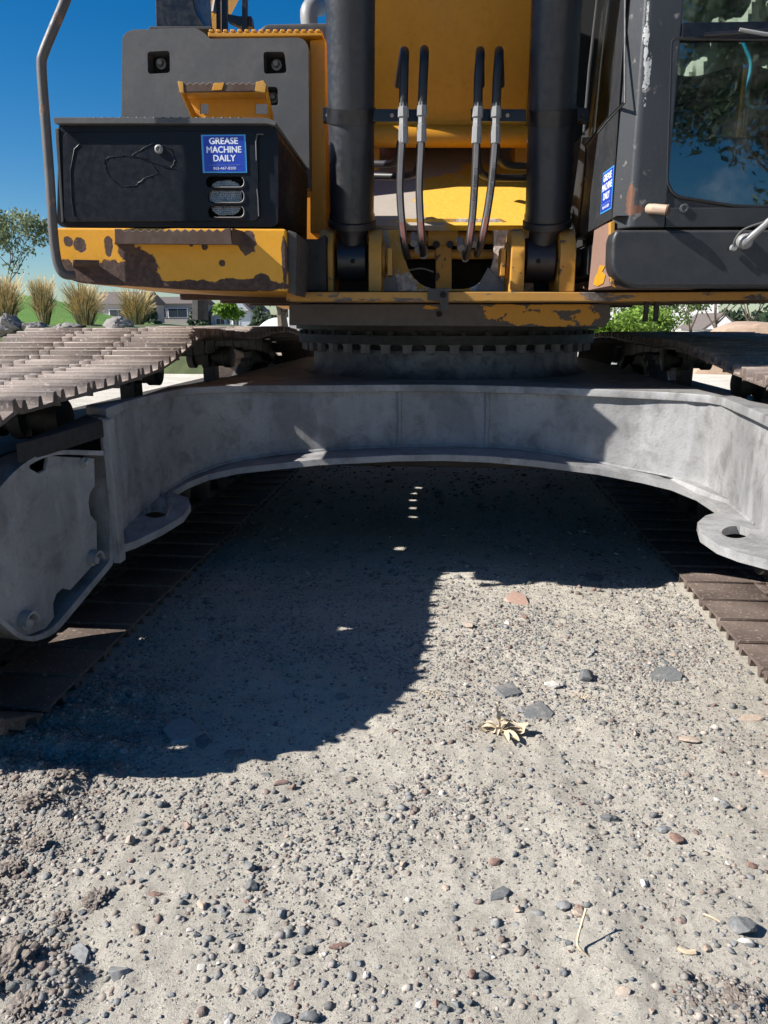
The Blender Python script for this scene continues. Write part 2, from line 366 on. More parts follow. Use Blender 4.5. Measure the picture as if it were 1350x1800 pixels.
# ------------------------------------------------------------------ ground sheet
def axis(lo, hi, st, lim0, lim1, g=1.14):
    a = list(np.arange(lo, hi, st)); s_ = st; x = hi
    while x < lim1: a.append(x); s_ *= g; x += s_
    a.append(lim1); s_ = st; x = lo-st; b = []
    while x > lim0: b.append(x); s_ *= g; x -= s_
    b.append(lim0); return np.array(sorted(b)+a)
def ground():
    xs = axis(-1.9, 1.6, .0125, -300, 300); ys = axis(.75, 3.6, .0125, -120, 500)
    X, Y = np.meshgrid(xs, ys); Z = gh(X, Y)
    n, k = X.shape; co = np.stack([X, Y, Z], -1).reshape(-1, 3)
    i = np.arange((n-1)*(k-1)); r = i//(k-1); c = i % (k-1); q = np.stack([r*k+c, r*k+c+1, (r+1)*k+c+1, (r+1)*k+c], -1)
    me = bpy.data.meshes.new('ground'); me.vertices.add(len(co)); me.vertices.foreach_set('co', co.ravel())
    me.loops.add(q.size); me.loops.foreach_set('vertex_index', q.ravel().astype(np.int32))
    me.polygons.add(len(q)); me.polygons.foreach_set('loop_start', np.arange(0, q.size, 4, dtype=np.int32))
    me.update(); me.validate(); me.shade_smooth()
    m = NT('pale_gravel_dust')
    a = m.noise(1.6, 5, .6); b = m.noise(42, 6, .75); c_ = m.noise(140, 5, .8); d = m.noise(420, 3, .7)
    col = m.mix(m.ramp(a, .35, .7), (.68, .635, .55), (.55, .51, .44))
    col = m.mix(m.math('MULTIPLY', m.ramp(b, .48, .66), .32), col, (.40, .37, .325))
    col = m.mix(m.math('MULTIPLY', m.ramp(c_, .57, .64), .8), col, (.15, .135, .12))
    col = m.mix(m.math('MULTIPLY', m.ramp(c_, .40, .30), .5), col, (.80, .765, .69))
    col = m.mix(m.math('MULTIPLY', m.ramp(d, .58, .7), .30), col, (.22, .20, .175))
    vo = m.n('ShaderNodeTexVoronoi'); vo.inputs['Scale'].default_value = 55; m.set(vo.inputs['Vector'], m.pos)
    vc = m.n('ShaderNodeSeparateColor'); m.set(vc.inputs[0], vo.outputs['Color'])
    pick = m.math('MULTIPLY', m.ramp(vo.outputs['Distance'], .34, .24), m.ramp(vc.outputs[0], .55, .6))
    col = m.mix(m.math('MULTIPLY', pick, .25), col, m.mix(vc.outputs[1], (.08, .085, .09), (.26, .21, .18)))
    g = m.n('ShaderNodeVertexColor'); g.layer_name = 'rough'
    col = m.mix(m.math('MULTIPLY', g.outputs[0], .45), col, (.27, .235, .21))
    m.bump(b, .018); m.bump(c_, .010); m.bump(d, .003); m.out(col, .92, spec=.2)
    rr = gmask(X, Y)*(.35+1.3*np.clip(fbm(X, Y, 9, 3)+.4, 0, 1)); rr = np.clip(rr, 0, 1).reshape(-1)
    at = me.color_attributes.new('rough', 'FLOAT_COLOR', 'POINT'); at.data.foreach_set('color', np.stack([rr, rr, rr, rr*0+1], -1).ravel().astype(np.float32))
    me.materials.append(m.m); o = bpy.data.objects.new('ground', me); COL.objects.link(o); tag(o, kind='structure')
ground()
# ------------------------------------------------------------------ loose gravel (uncountable) as one sheet of small stones
def ico(sub=0):
    bm = bmesh.new(); bmesh.ops.create_icosphere(bm, subdivisions=sub+1, radius=1)
    v = np.array([p.co[:] for p in bm.verts]); f = np.array([[q.index for q in p.verts] for p in bm.faces]); bm.free(); return v, f
PAL = .95*np.array([(.12,.13,.14),(.085,.09,.095),(.17,.175,.18),(.20,.17,.145),(.27,.24,.21),(.14,.095,.08),(.31,.28,.25),(.11,.12,.115),(.22,.20,.19),(.15,.16,.165)])
m_stone = None
def stone_mat():
    m = NT('loose_stone'); at = m.n('ShaderNodeVertexColor'); at.layer_name = 'tone'
    b = m.noise(150, 4, .7); c = m.mix(m.math('MULTIPLY', m.ramp(b, .35, .75), .35), at.outputs[0], (.36, .33, .30)); sx = m.n('ShaderNodeSeparateXYZ'); m.set(sx.inputs[0], m.n('ShaderNodeNewGeometry').outputs['Normal']); c = m.mix(m.math('MULTIPLY', m.ramp(sx.outputs[2], .5, 1), .10), c, (.42, .39, .35))
    m.bump(b, .002); return m.out(c, .75, spec=.35)
m_stone = stone_mat()
def gravel(name, N, x0, x1, y0, y1, rmin, rmax, seed, dens=None, label=None, PAL=PAL):
    r = np.random.RandomState(seed); v0, f0 = ico(0); nv = len(v0)
    X = r.uniform(x0, x1, N); Y = y0+(y1-y0)*r.rand(N)
    keep = np.ones(N, bool)
    if dens is not None: keep = r.rand(N) < dens(X, Y)
    tr = (np.abs(X+.07) > 1.09) & (np.abs(X+.07) < 2.03) & (Y > 2.1) & (Y < 6.9); keep &= ~tr
    X, Y = X[keep], Y[keep]; N = len(X)
    sz = rmin*(rmax/rmin)**(r.rand(N)**2.2)
    Z = gh(X, Y)
    sc = np.stack([sz*r.uniform(.7, 1.35, N), sz*r.uniform(.6, 1.1, N), sz*r.uniform(.3, .8, N)], -1)
    V = v0[None]*(1+r.uniform(-.28, .28, (N, nv, 1)))*sc[:, None]
    th = r.uniform(0, 6.28, N); tl = r.uniform(-.5, .5, N)
    c, s_ = np.cos(tl)[:, None], np.sin(tl)[:, None]; y = V[:, :, 1]*c-V[:, :, 2]*s_; z = V[:, :, 1]*s_+V[:, :, 2]*c
    c, s_ = np.cos(th)[:, None], np.sin(th)[:, None]; x = V[:, :, 0]*c-y*s_; y = V[:, :, 0]*s_+y*c
    co = np.stack([x+X[:, None], y+Y[:, None], z+(Z+sc[:, 2]*r.uniform(-.35, .45, N))[:, None]], -1).reshape(-1, 3)
    q = (f0[None]+(np.arange(N)*nv)[:, None, None]).reshape(-1, 3)
    me = bpy.data.meshes.new(name); me.vertices.add(len(co)); me.vertices.foreach_set('co', co.ravel())
    me.loops.add(q.size); me.loops.foreach_set('vertex_index', q.ravel().astype(np.int32))
    me.polygons.add(len(q)); me.polygons.foreach_set('loop_start', np.arange(0, q.size, 3, dtype=np.int32)); me.update()
    colr = PAL[r.randint(0, len(PAL), N)]*r.uniform(.75, 1.35, (N, 1))
    colr = np.repeat(colr, nv, 0); at = me.color_attributes.new('tone', 'FLOAT_COLOR', 'POINT')
    at.data.foreach_set('color', np.concatenate([colr, np.ones((len(colr), 1))], 1).ravel().astype(np.float32))
    me.materials.append(m_stone); o = bpy.data.objects.new(name, me); COL.objects.link(o); tag(o, label, 'gravel', kind='stuff'); return o
def dn_near(X, Y):
    n = fbm(X, Y, 3.2, 3)+.5; base = .30+.75*sstep(n, .30, .80)
    patch = np.exp(-((X-.42)/.22)**2-((Y-1.62)/.30)**2)+np.exp(-((X-.6)/.5)**2-((Y-2.75)/.4)**2)+.5*np.exp(-((X+.1)/.4)**2-((Y-1.7)/.22)**2)
    return np.clip(base*(.45+patch)+gmask(X, Y)*.9, 0, 1)
gravel('fine_gravel', 140000, -1.6, 1.45, .85, 3.3, .0018, .0068, 3, dn_near, 'fine grey and tan stone chips scattered over the pale dust')
gravel('coarse_gravel', 26000, -1.6, 1.45, .85, 3.6, .0038, .0125, 4, dn_near, 'coarser loose stones lying among the fine chips')
gravel('soil_crumbs', 60000, -1.35, 1.1, .85, 2.5, .0022, .010, 9, lambda X, Y: np.where(gmask(X, Y) > .2, gmask(X, Y)*np.clip(.55+fbm(X, Y, 7, 3)*1.4, .05, 1), 0), 'brown crumbs of churned soil along the left track', np.array([(.15,.12,.10),(.11,.09,.075),(.19,.16,.135),(.13,.115,.105),(.26,.23,.20)]))
gravel('side_gravel', 16000, -6, 5.5, 2.2, 9, .008, .022, 5, lambda X, Y: np.where((np.abs(X) > 1.0) | (Y > 3.2), .9, 0), 'grey crushed stone beyond and beside the tracks')

# ------------------------------------------------------------------ EXCAVATOR
ex = thing('excavator', 'yellow and black tracked excavator with chipped paint and a grey under-frame', 'excavator', (-.06, 4.6, 0))
def upr(pts, Y0, d, mat, name, parent=ex, bevel=.006, holes=(), label=None, **k):   # outline on an upright plane, given its real depth d
    return MB().prism([P(x, y, Y0) for x, y in pts], BACK*d, [[P(x, y, Y0) for x, y in h] for h in holes]).build(name, mat, parent, bevel, label=label, **k)

# ---- tracks
XC = -.07
def track_path(side):
    if side < 0: c = [(2.06, .893), (2.36, .908), (2.8, .925), (3.15, .955), (3.45, 1.02), (3.72, 1.065), (4.2, 1.05), (4.7, 1.035), (5.2, 1.06), (5.7, 1.055), (6.2, 1.0)]
    else: c = [(2.06, .893), (2.5, .915), (2.95, .945), (3.4, .985), (3.85, 1.01), (4.4, 1.015), (4.9, 1.02), (5.3, 1.03), (5.8, 1.02), (6.2, .985)]
    out = [tuple(p) for p in [(v.x, v.y) for v in catmull([(a, b, 0) for a, b in c], 8)]]
    cx, cz, r = 6.30, .53, .46                    # sprocket
    for k in range(1, 15):
        a = R_(84-k*12); out.append((cx+r*math.cos(a), cz+r*math.sin(a)))
    out += [(6.05, .048), (5.5, .036), (2.40, .036), (2.20, .036)]
    cx, cz, r = 2.03, .462, .43
    for k in range(0, 14):
        a = R_(-93-k*12.8); out.append((cx+r*math.cos(a), cz+r*math.sin(a)))
    return out
def at_len(s, pp, cum):
    s %= cum[-1]
    for i in range(len(cum)-1):
        if cum[i+1] >= s: t = (s-cum[i])/max(cum[i+1]-cum[i], 1e-6); return pp[i].lerp(pp[i+1], t), (pp[i+1]-pp[i]).normalized()
    return pp[0], (pp[1]-pp[0]).normalized()
HW = .45
TG = 1.56
def pad_mesh():
    lower = [(-.118, .015), (-.100, .003), (.098, .0), (.112, -.007)]
    g3 = [(.114, .004), (.102, .012), (.095, .042), (.079, .042), (.070, .013)]
    g2 = [(.013, .012), (.008, .040), (-.008, .040), (-.014, .012)]
    g1 = [(-.070, .012), (-.078, .041), (-.093, .042), (-.102, .017), (-.118, .027)]
    def seg(b, prof, x0, x1): b.prism([(x0, y, z) for y, z in prof], (x1-x0, 0, 0))
    b = MB(); full = lower+g3+g2+g1
    def seg(b, prof, x0, x1): b.prism([(x0, y, z) for y, z in prof], (x1-x0, 0, 0))
    for x0, x1 in ((-HW, -.165), (-.115, .115), (.165, HW)): seg(b, full, x0, x1)
    for x0 in (-.1645, .1155):
        seg(b, [(-.118, .015), (-.1, .003), (.016, .0005), (.016, .012)]+g2+g1, x0, x0+.049)
        seg(b, [(.062, .0005), (.098, 0), (.112, -.007)]+g3+[(.062, .012)], x0, x0+.049)
    for sx in (-1, 1):                       # bolt heads inside the plate
        for yy in (-.045, .075):
            b.lathe((sx*.11, yy, .012), (0, 0, 1), [(0, .016), (.010, .016), (.012, .012)], 6)
    o = b.build('track_pad', m_pad, None, .0035, seg=1)
    me = o.data
    for v in me.vertices: v.co += ORG[o]
    bpy.data.objects.remove(o); return me
padme = pad_mesh()
def track(side):
    xc = XC+side*TG
    path = track_path(side); pp = [Vector((0, a, b)) for a, b in path]; pp.append(pp[0].copy())
    cum = [0]
    for a, b in zip(pp, pp[1:]): cum.append(cum[-1]+(b-a).length)
    LEN = cum[-1]; NP = round(LEN/.216)
    tf = MB()
    Y0, Y1 = 2.45, 6.15
    prof = [(Y0, .34), (Y1, .34), (Y1, .60), (5.6, .74), (3.0, .74), (Y0, .62)]
    tf.prism([(xc-.19, a, b) for a, b in prof], (.38, 0, 0))
    tr = tf.build('track_frame', m_dark, ex, .015)
    for i in range(9):                        # lower rollers
        y = 2.95+i*.37
        MB().lathe((xc-.17, y, .20), (1, 0, 0), [(0, .06), (.02, .125), (.06, .125), (.07, .10), (.27, .10), (.28, .125), (.32, .125), (.34, .06)], 20).build('track_roller', m_dark, tr)
    for y, z in ((2.80, .79), (3.78, .90 if side < 0 else .86), (5.1, .91)):
        MB().lathe((xc+side*-.02-.15, y, z), (1, 0, 0), [(0, .05), (.01, .075), (.05, .075), (.06, .055), (.10, .055), (.11, .085), (.16, .085), (.17, .06), (.24, .06), (.25, .07), (.30, .07), (.31, .04)], 24).build('carrier_roller', m_dark, tr)
        MB().box(xc-side*.02-.04, xc-side*.02+.04, y-.05, y+.05, .72, z).build('roller_bracket', m_dark, tr, .006)
    idl = MB().lathe((xc-.09, 2.03, .462), (1, 0, 0), [(0, .14), (.01, .32), (.02, .355), (.06, .355), (.065, .385), (.115, .385), (.12, .355), (.16, .355), (.17, .32), (.18, .14)], 40).build('idler_wheel', m_rust, tr, label='rusty front idler wheel inside the track')
    sb = MB().lathe((xc-.03, 6.30, .53), (1, 0, 0), [(0, .36), (.06, .36)], 40)
    for k in range(22):
        a = 2*math.pi*k/22; sb.obox((xc, 6.30+.38*math.cos(a), .53+.38*math.sin(a)), (1, 0, 0), (0, math.cos(a), math.sin(a)), (0, -math.sin(a), math.cos(a)), .03, .035, .022)
    sb.lathe((xc-.15, 6.30, .53), (1, 0, 0), [(0, .22), (.05, .28), (.30, .28), (.34, .2)], 32).build('sprocket', m_dark, tr)
    # chain: two rails of links and the loop of pads
    ch = MB()
    for k in range(NP):
        p, t = at_len(k*LEN/NP, pp, cum); n = Vector((0, -t.z, t.y))
        for sx in (-1, 1):
            ch.obox(Vector((xc+sx*.085, p.y, p.z))-n*.052, (1, 0, 0), t, n, .022, .098, .045)
        ch.tube([Vector((xc-.11, p.y, p.z))-n*.06+t*.108, Vector((xc+.11, p.y, p.z))-n*.06+t*.108], .026, 8)
    co = ch.build('track_chain', m_dark, ex, .004, seg=1)
    for k in range(NP):
        p, t = at_len((k+.35)*LEN/NP, pp, cum); o = bpy.data.objects.new('track_pad', padme); COL.objects.link(o)
        j = rnd.uniform(-.004, .004); put(o, co, (xc+j, p.y, p.z)); o.rotation_euler = (math.atan2(t.z, t.y)+rnd.uniform(-.012, .012), 0, 0)
track(-1); track(1)

# ---- X shaped under-frame: top plate, web, bottom plate, lugs
ZT = .865
def gz(x, y, z): v = PG(x, y, z); return (v.x, v.y)
tpx = [(186,719),(200,713),(240,700),(307,685),(333,681),(400,678),(467,677),(560,677),(690,676),(780,676),(880,678),(975,681),(1100,686),(1243,694),(1291,707),(1350,732),(1380,748)]
topf = [gz(*a, ZT) for a in tpx]
topf = [tuple(v)[:2] for v in catmull([(a, b, 0) for a, b in topf], 3)]
lx, ly = topf[0]; rx, ry = topf[-1]
def pg2(x, y): v = PG(x, y, ZT); return (v.x, v.y)
def mir(p): return (2*XC-p[0], p[1])
lo = [pg2(150, 712), (-1.20, 2.9)]; lo.append((-1.24, 3.3))
top_poly = topf+[(mir(p)[0]+.02, p[1]) for p in lo]+[(1.02, 3.6), (1.02, 6.1), (.85, 6.2), (.6, 5.4), (-.74, 5.4), (-.99, 6.2), (-1.15, 6.1), (-1.15, 3.6)]+lo[::-1]
uf = MB().prism([(a, b, ZT-.033) for a, b in top_poly], (0, 0, .033)).build('under_frame', m_frame, ex, .005)
MB().box(-1.5, 1.36, 3.7, 4.1, .45, .72).build('cross_axle', m_dark, uf, .01); MB().box(-1.5, 1.36, 5.3, 5.8, .45, .72).build('cross_axle', m_dark, uf, .01)
# web: measured junction line with the bottom plate gives its height
jun = [(190,960),(205,942),(225,916),(250,890),(285,862),(330,838),(400,812),(500,798),(600,790),(700,786),(780,784),(855,786),(920,790),(985,800),(1050,812),(1097,823),(1152,832),(1207,843),(1243,858),(1280,880),(1317,906),(1350,931),(1380,960)]
def toy(px): return float(np.interp(px, [p[0] for p in tpx], [p[1] for p in tpx]))
web = []
cols = list(np.arange(198, 1382, 14.0)); sm = []
for px in cols:
    sm.append(pg2(px, toy(px)))
sm = [tuple(np.mean([sm[min(max(i+k, 0), len(sm)-1)] for k in (-1, 0, 1)], 0)) for i in range(len(sm))]
def offs(poly, d):
    out = []
    for i, p in enumerate(poly):
        a = Vector(poly[max(i-1, 0)]); b = Vector(poly[min(i+1, len(poly)-1)]); t = (b-a).normalized(); out.append((p[0]-t.y*d, p[1]+t.x*d))
    return out
sm = offs(sm, .032)
for (x, y) in sm:
    v = Vector((x, y, .7))-C0; px = 675+FOC*v.dot(RT)/v.dot(FW); jy = float(np.interp(px, [p[0] for p in jun], [p[1] for p in jun])); web.append((x, y, P(px, jy, y, 0).z))
zs = [w_[2] for w_ in web]; zs = [float(np.mean(zs[max(0, i-2):i+3])) for i in range(len(zs))]; web = [(a[0], a[1], z) for a, z in zip(web, zs)]
def zweb(x, y): return min(web, key=lambda w_: (w_[0]-x)**2+(w_[1]-y)**2)[2]
wb = offs([(a, b) for a, b, _ in web], .03); n = len(web); vs = []
for (a, b, zb), (c, d) in zip(web, wb): vs += [(a, b, zb), (a, b, ZT-.0335), (c, d, ZT-.0335), (c, d, zb)]
fs = []
for i in range(n-1):
    for k in range(4): fs.append((i*4+k, i*4+(k+1) % 4, (i+1)*4+(k+1) % 4, (i+1)*4+k))
fs += [(0, 1, 2, 3), tuple((n-1)*4+k for k in (3, 2, 1, 0))]
MB().add(vs, fs).build('web_plate', m_frame, uf, 0)
def webx(px): return min(web, key=lambda w_: abs(675+FOC*(Vector((w_[0], w_[1], .7))-C0).dot(RT)/(Vector((w_[0], w_[1], .7))-C0).dot(FW)-px))
for px in (703, 855):                        # weld seams on the web
    x, y, z = webx(px); MB().tube([(x, y-.001, z), (x+.003, y-.002, .7), (x, y-.001, ZT-.03)], .011, 8).build('weld_seam', m_frame, uf)
MB().tube([(a, b-.004, z+.004) for a, b, z in web[6:-3]], .007, 6).build('weld_seam', m_frame, uf)
# bottom plate with the two towing ears
botL = [(205,962),(240,950),(285,928),(322,906),(335,887),(330,874),(312,869),(303,864),(328,849),(365,834),(420,822),(560,807),(700,800),(780,799),(860,802),(940,809),(1050,823),(1130,838),(1180,850),(1225,868),(1256,888),(1266,899),(1240,906),(1226,918),(1232,938),(1262,958),(1300,972),(1350,985),(1380,992)]
def onpl(px, py):                            # point of the bottom plate seen at a measured spot
    z = .6
    for _ in range(6): v = PG(px, py, z); z = .5*z+.5*zweb(v.x, v.y)
    return PG(px, py, z)
front = [onpl(*a) for a in botL]
zL = zweb(-1, 2.4); 
back = []
for v in front:
    if abs(v.x-XC) < .80: back.append(Vector((v.x*1.0, v.y+.30, v.z)))
inner = [Vector((w_[0], w_[1]+.0, w_[2])) for w_ in web]
bo = [Vector((a[0], a[1], b[2])) for a, b in zip(offs([(w_[0], w_[1]) for w_ in web], .10), web)]
hl = [onpl(x, y) for x, y in ell(273, 899, 22, 11, 20)]; hr = [onpl(x, y) for x, y in ell(1294, 935, 25, 11, 20)]
T_ = Vector((0, 0, .028))
MB().prism([p-T_ for p in front+bo[::-1]], T_, [[p-T_ for p in h] for h in (hl, hr)]).build('bottom_plate', m_frame, uf, .003, seg=1)
# leg flanges and the closing panels at each leg end
LX, LY = P(190, 738, 2.43, 0).x, 2.43
EX, EY = P(0, 900, 1.90, 0).x, 1.90
tL = (LY+.02-EY)/(LX-EX)
def leg_end(sgn):
    def mx(v): v = Vector(v); return v if sgn < 0 else Vector((2*XC-v.x+.13, v.y, v.z))
    def Q(x, y): d = ray(x, y); k = ((LY+.02)-tL*LX)/(d.y-d.x*tL); return mx(C0+d*k)
    nn = mx(Vector((tL, -1, 0)).normalized())-mx(Vector((0, 0, 0)))     # towards the middle of the machine
    rim = rpoly([(199, 793), (72, 790), (0, 850), (-55, 960), (-20, 1080), (45, 1132), (95, 1118), (199, 992)], [4, 50, 60, 90, 60, 40, 40, 6], 6)
    inn = rpoly([(193, 801), (74, 798), (8, 855), (-46, 960), (-13, 1073), (47, 1123), (89, 1109), (193, 986)], [4, 44, 54, 84, 54, 36, 36, 6], 6)
    MB().prism([Q(*p) for p in rim], -nn*.10, [[Q(*p) for p in inn]]).build('leg_rim', m_frame, uf, .003, seg=1)
    scal = [(56,800),(61,824),(75,832),(88,826),(92,801),(173,806),(174,855),(165,868),(163,885),(166,905),(177,918),(178,985),(166,1000),(131,1038),(118,1035),(107,1045),(101,1062),(103,1086),(88,1106),(50,1121),(-10,1074),(-44,960),(8,857)]
    MB().prism([Q(x, y)-nn*.014 for x, y in scal], -nn*.012).build('leg_panel', m_frame, uf, .002, seg=1)
    MB().prism([Q(x, y)-nn*.10 for x, y in rim], -nn*.015).build('leg_shade_sheet', m_hole, uf)  # near-black sheet puts the shade inside the leg openings into colour
    for x, y, r in ((152, 813, .010), (168, 985, .012), (50, 1095, .013)):
        c = Q(x, y)-nn*.013; MB().lathe(c-nn*.002, nn, [(0, r*1.6), (.008, r*1.6), (.009, r), (.022, r), (.024, r*.7)], 12).build('leg_bolt', m_frame, uf)
        u = nn.cross(ZV)
        if r > .011: MB().prism([c+u*math.cos(t)*r*2.4+ZV*math.sin(t)*r*2.8 for t in np.linspace(0, math.pi, 9)]+[c+u*math.cos(t)*r*1.8+ZV*math.sin(t)*r*2.2 for t in np.linspace(math.pi, 0, 9)], nn*.03).build('bolt_guard', m_frame, uf)
    b = P(206, 985, LY, 0); x0 = LX-.006
    pts = [(x0-.004, LY-.035), (x0+.022, LY-.035), (x0+.022, LY+.012), (x0-.004, LY+.012)]
    MB().hexa([mx(Vector((a, c, z))) for z in (b.z, ZT-.028) for a, c in pts]).build('leg_flange', m_frame, uf, .004)
    tp = [Vector((LX, LY-.04, 0)), Vector((*pg2(150, 713), 0)), Q(28, 782) if sgn < 0 else mx(Q(28, 782)), Q(62, 792) if sgn < 0 else mx(Q(62, 792))]
    for p in tp: p.z = ZT-.03
    tp[2].z = tp[3].z = .82
    MB().prism([mx(p) for p in tp], (0, 0, -.055)).build('gusset_plate', m_dark, uf, .003)
leg_end(-1); leg_end(1)

# ---- slew ring
RC = Vector((-.05, 4.62, 0))
def ped_mat():
    m = NT('sooty_ring_paint'); a = m.noise(5, 5, .65, .5); b = m.noise(22, 5, .7); col = m.mix(m.ramp(a, .38, .62), (.055, .055, .058), (.15, .15, .155)); col = m.mix(m.math('MULTIPLY', m.ramp(b, .5, .65), .6), col, (.035, .033, .033)); m.bump(b, .002); return m.out(col, .6)
MB().lathe(RC+Vector((0, 0, ZT)), (0, 0, 1), [(0, .82), (.004, .80), (.03, .770), (.06, .762), (.135, .762), (.136, .70)], 72).build('ring_pedestal', ped_mat(), ex)
MB().lathe(RC+Vector((0, 0, 1.0)), (0, 0, 1), [(0, .745), (.03, .745), (.031, .845), (.075, .845), (.076, .80), (.10, .80), (.101, .86), (.145, .86)], 72).build('slew_ring', m_dark, ex)
m_bolt = worn('ring_bolt_steel', (.14, .128, .118), (.08, .05, .04), cover=.3, scale=40, dust=0, rough=.5)
for k in range(44):
    a = 2*math.pi*(k+.5)/44
    if math.sin(a) > .35: continue
    MB().lathe(RC+Vector((.805*math.cos(a), .805*math.sin(a), .985)), (0, 0, 1), [(0, .020), (.004, .026), (.040, .026), (.041, .034), (.046, .034)], 6).build('ring_bolt', m_bolt, ex)
    MB().lathe(RC+Vector((.83*math.cos(a+.05), .83*math.sin(a+.05), 1.076)), (0, 0, 1), [(0, .016), (.020, .016)], 6).build('ring_bolt', m_dark, ex)
MB().box(-.72, .60, 3.95, 5.35, .50, .83).build('car_body', m_dark, uf, .02)
# ---- swing base
upr([(508,534),(1073,534),(1074,560),(1062,575),(508,572)], 3.46, 2.3, m_flange, 'swing_base', bevel=.006)
upr([(503,513),(900,513),(1075,514),(1360,512),(1500,510),(1500,526),(1075,530),(503,530)], 3.22, .9, m_lip, 'deck_lip', bevel=.005)
upr([(752,507),(789,507),(788,545),(775,548),(773,530),(752,528)], 3.20, .03, m_base, 'tab_plate', bevel=.003)
for x, y in ((779,518),(772,552)):
    c = P(x, y, 3.19 if y < 530 else 3.452); MB().lathe(c, -BACK, [(0, .013), (.006, .013), (.007, .006)], 12).build('tab_bolt', m_hole, ex)
# under-body beams behind, seen from below
def bodybox(x0, x1, y0, y1, z0, z1, mat, name, bevel=.01, parent=ex, label=None):
    o = Vector((0, 3, 0)); q = lambda x, y, z: o+SIDE*x+BACK*(y-3)+ZV*z
    return MB().hexa([q(x0,y0,z0),q(x1,y0,z0),q(x1,y1,z0),q(x0,y1,z0),q(x0,y0,z1),q(x1,y0,z1),q(x1,y1,z1),q(x0,y1,z1)]).build(name, mat, parent, bevel, label=label)
bodybox(-.62, .62, 4.3, 7.4, 1.23, 1.45, m_dark, 'main_frame')
bodybox(-.62, .62, 3.5, 4.3, 1.222, 1.234, m_dark, 'deck_plate', .003)
bodybox(-1.44, -.62, 3.75, 7.4, 1.285, 1.32, m_under, 'belly_panel')
bodybox(.62, 1.60, 3.3, 7.4, 1.285, 1.32, m_under, 'belly_panel')
for y in (4.3, 5.2, 6.1): bodybox(-1.42, -.62, y, y+.10, 1.255, 1.286, m_rust, 'cross_member', .004)
for y in (3.5, 4.4, 5.4, 6.4): bodybox(.64, 1.6, y, y+.10, 1.245, 1.286, m_rust, 'cross_member', .004)
for x in (1137, 1155):
    c = P(x, 528, 3.3); MB().tube([c, c-Vector((0, 0, .085))], .011, 8).build('hanging_stud', m_dark, ex)
# ---- engine housing and counterweight behind
bodybox(-1.46, -.60, 4.35, 7.4, 1.322, 2.35, m_yel, 'side_housing', .03)
bodybox(-.45, .42, 5.1, 7.4, 1.46, 2.55, m_blackd, 'engine_bay', .03)
bodybox(.80, 1.70, 4.75, 7.4, 1.322, 2.5, m_yel, 'side_housing', .03)
bodybox(-1.5, 1.6, 7.42, 8.3, 1.25, 2.5, m_yel, 'counterweight', .12)
hood = [P(x, y, 5.2) for x, y in ((448,90),(452,50),(468,40),(560,38),(1075,40),(1110,48),(1120,90))]
MB().prism(hood, BACK*1.9).build('engine_hood', m_blackd, ex, .03)
# exhaust
ep = [P(545, 52, 5.45), P(543, 22, 5.45), P(550, 12, 5.5), P(560, 12, 5.7)]
MB().tube(catmull(ep, 4), [.055]*13, 20).build('exhaust_pipe', m_steel, ex)
# ---- toolbox on the deck
tb = MB().prism([P(x, y, 3.0) for x, y in rpoly([(103,219),(480,217),(489,236),(489,392),(480,399),(108,399),(100,392)], [6,14,10,8,4,4,4], 4)], BACK*.80,
     [[P(x, y, 3.0) for x, y in rpoly([(363+o, y0), (428, y0), (428, y1), (363+o, y1)], 10, 5)] for y0, y1, o in ((311,329,0),(334,356,3),(362,382,4))]).build('toolbox', m_box, ex, .004, seg=1)
def door():                                   # door skin around the lamp openings, with a dented swelling
    hs = [rpoly([(362+o, y0), (429, y0), (429, y1), (362+o, y1)], 11, 5) for y0, y1, o in ((310,330,0),(333,357,3),(361,383,4))]
    b = MB().prism([P(x, y, 2.990) for x, y in rpoly([(110,233),(452,230),(455,388),(113,390)], 12)], BACK*.009, [[P(x, y, 2.990) for x, y in h] for h in hs])
    return b.build('door_skin', m_box, tb, .003, seg=1)
door()
b = MB()
cr = [(128,245),(140,253),(131,262),(124,300),(126,350),(130,378)]
b.tube([P(x, y, 2.9895) for x, y in cr], .0022, 6)
b.build('door_crease', m_box, tb)
b = MB().tube([P(x, y, 2.988) for x, y in ((463,236),(452,236),(450,250),(451,282))], .0028, 6); b.build('edge_bead', m_panel, tb); MB().tube([P(x, y, 2.988) for x, y in ((452,332),(454,352),(455,380))], .0026, 6).build('edge_bead', m_panel, tb)
def ragged(pts, k, r):
    out = []
    for a, c in zip(pts, pts[1:]):
        for j in range(k): t = j/k; out.append((a[0]+(c[0]-a[0])*t+rnd.uniform(-r, r), a[1]+(c[1]-a[1])*t+rnd.uniform(-r, r)))
    return out+[pts[-1]]
for nm, pts in (('weld_bead', [(183,280),(200,274),(232,274),(262,280),(280,305),(255,312),(240,325),(215,328),(196,315),(186,296),(183,280)]), ('weld_bead', [(233,273),(250,262),(270,252),(300,262),(308,282),(300,297),(270,287),(233,273)]), ('weld_bead', [(233,273),(262,284),(285,290),(308,297)])):
    b = MB(); q = ragged(pts, 5, 1.3); b.tube([P(x, y, 2.989) for x, y in q], [rnd.uniform(.0003, .0015) for _ in q], 6, cap=False); b.build(nm, m_box, tb)
lid = MB().prism([P(x, y, 2.97) for x, y in rpoly([(93,206),(470,207),(486,214),(484,221),(470,217),(95,217)], [3,8,3,3,3,3], 3)], BACK*.84).build('toolbox_lid', m_panel, tb, .004)
for i in range(19):
    c = P(150+i*15, 207.5, 2.968); MB().lathe(c+BACK*.012-ZV*.004, ZV, [(0, .008), (.009, .006)], 8).build('lid_stud', m_blackd, tb)
c = P(279, 262, 2.985); lk = MB().lathe(c+BACK*.008, -BACK, [(0, .0155), (.010, .015), (.012, .012), (.013, .0095), (.011, .009)], 24).build('door_lock', m_steel, tb)
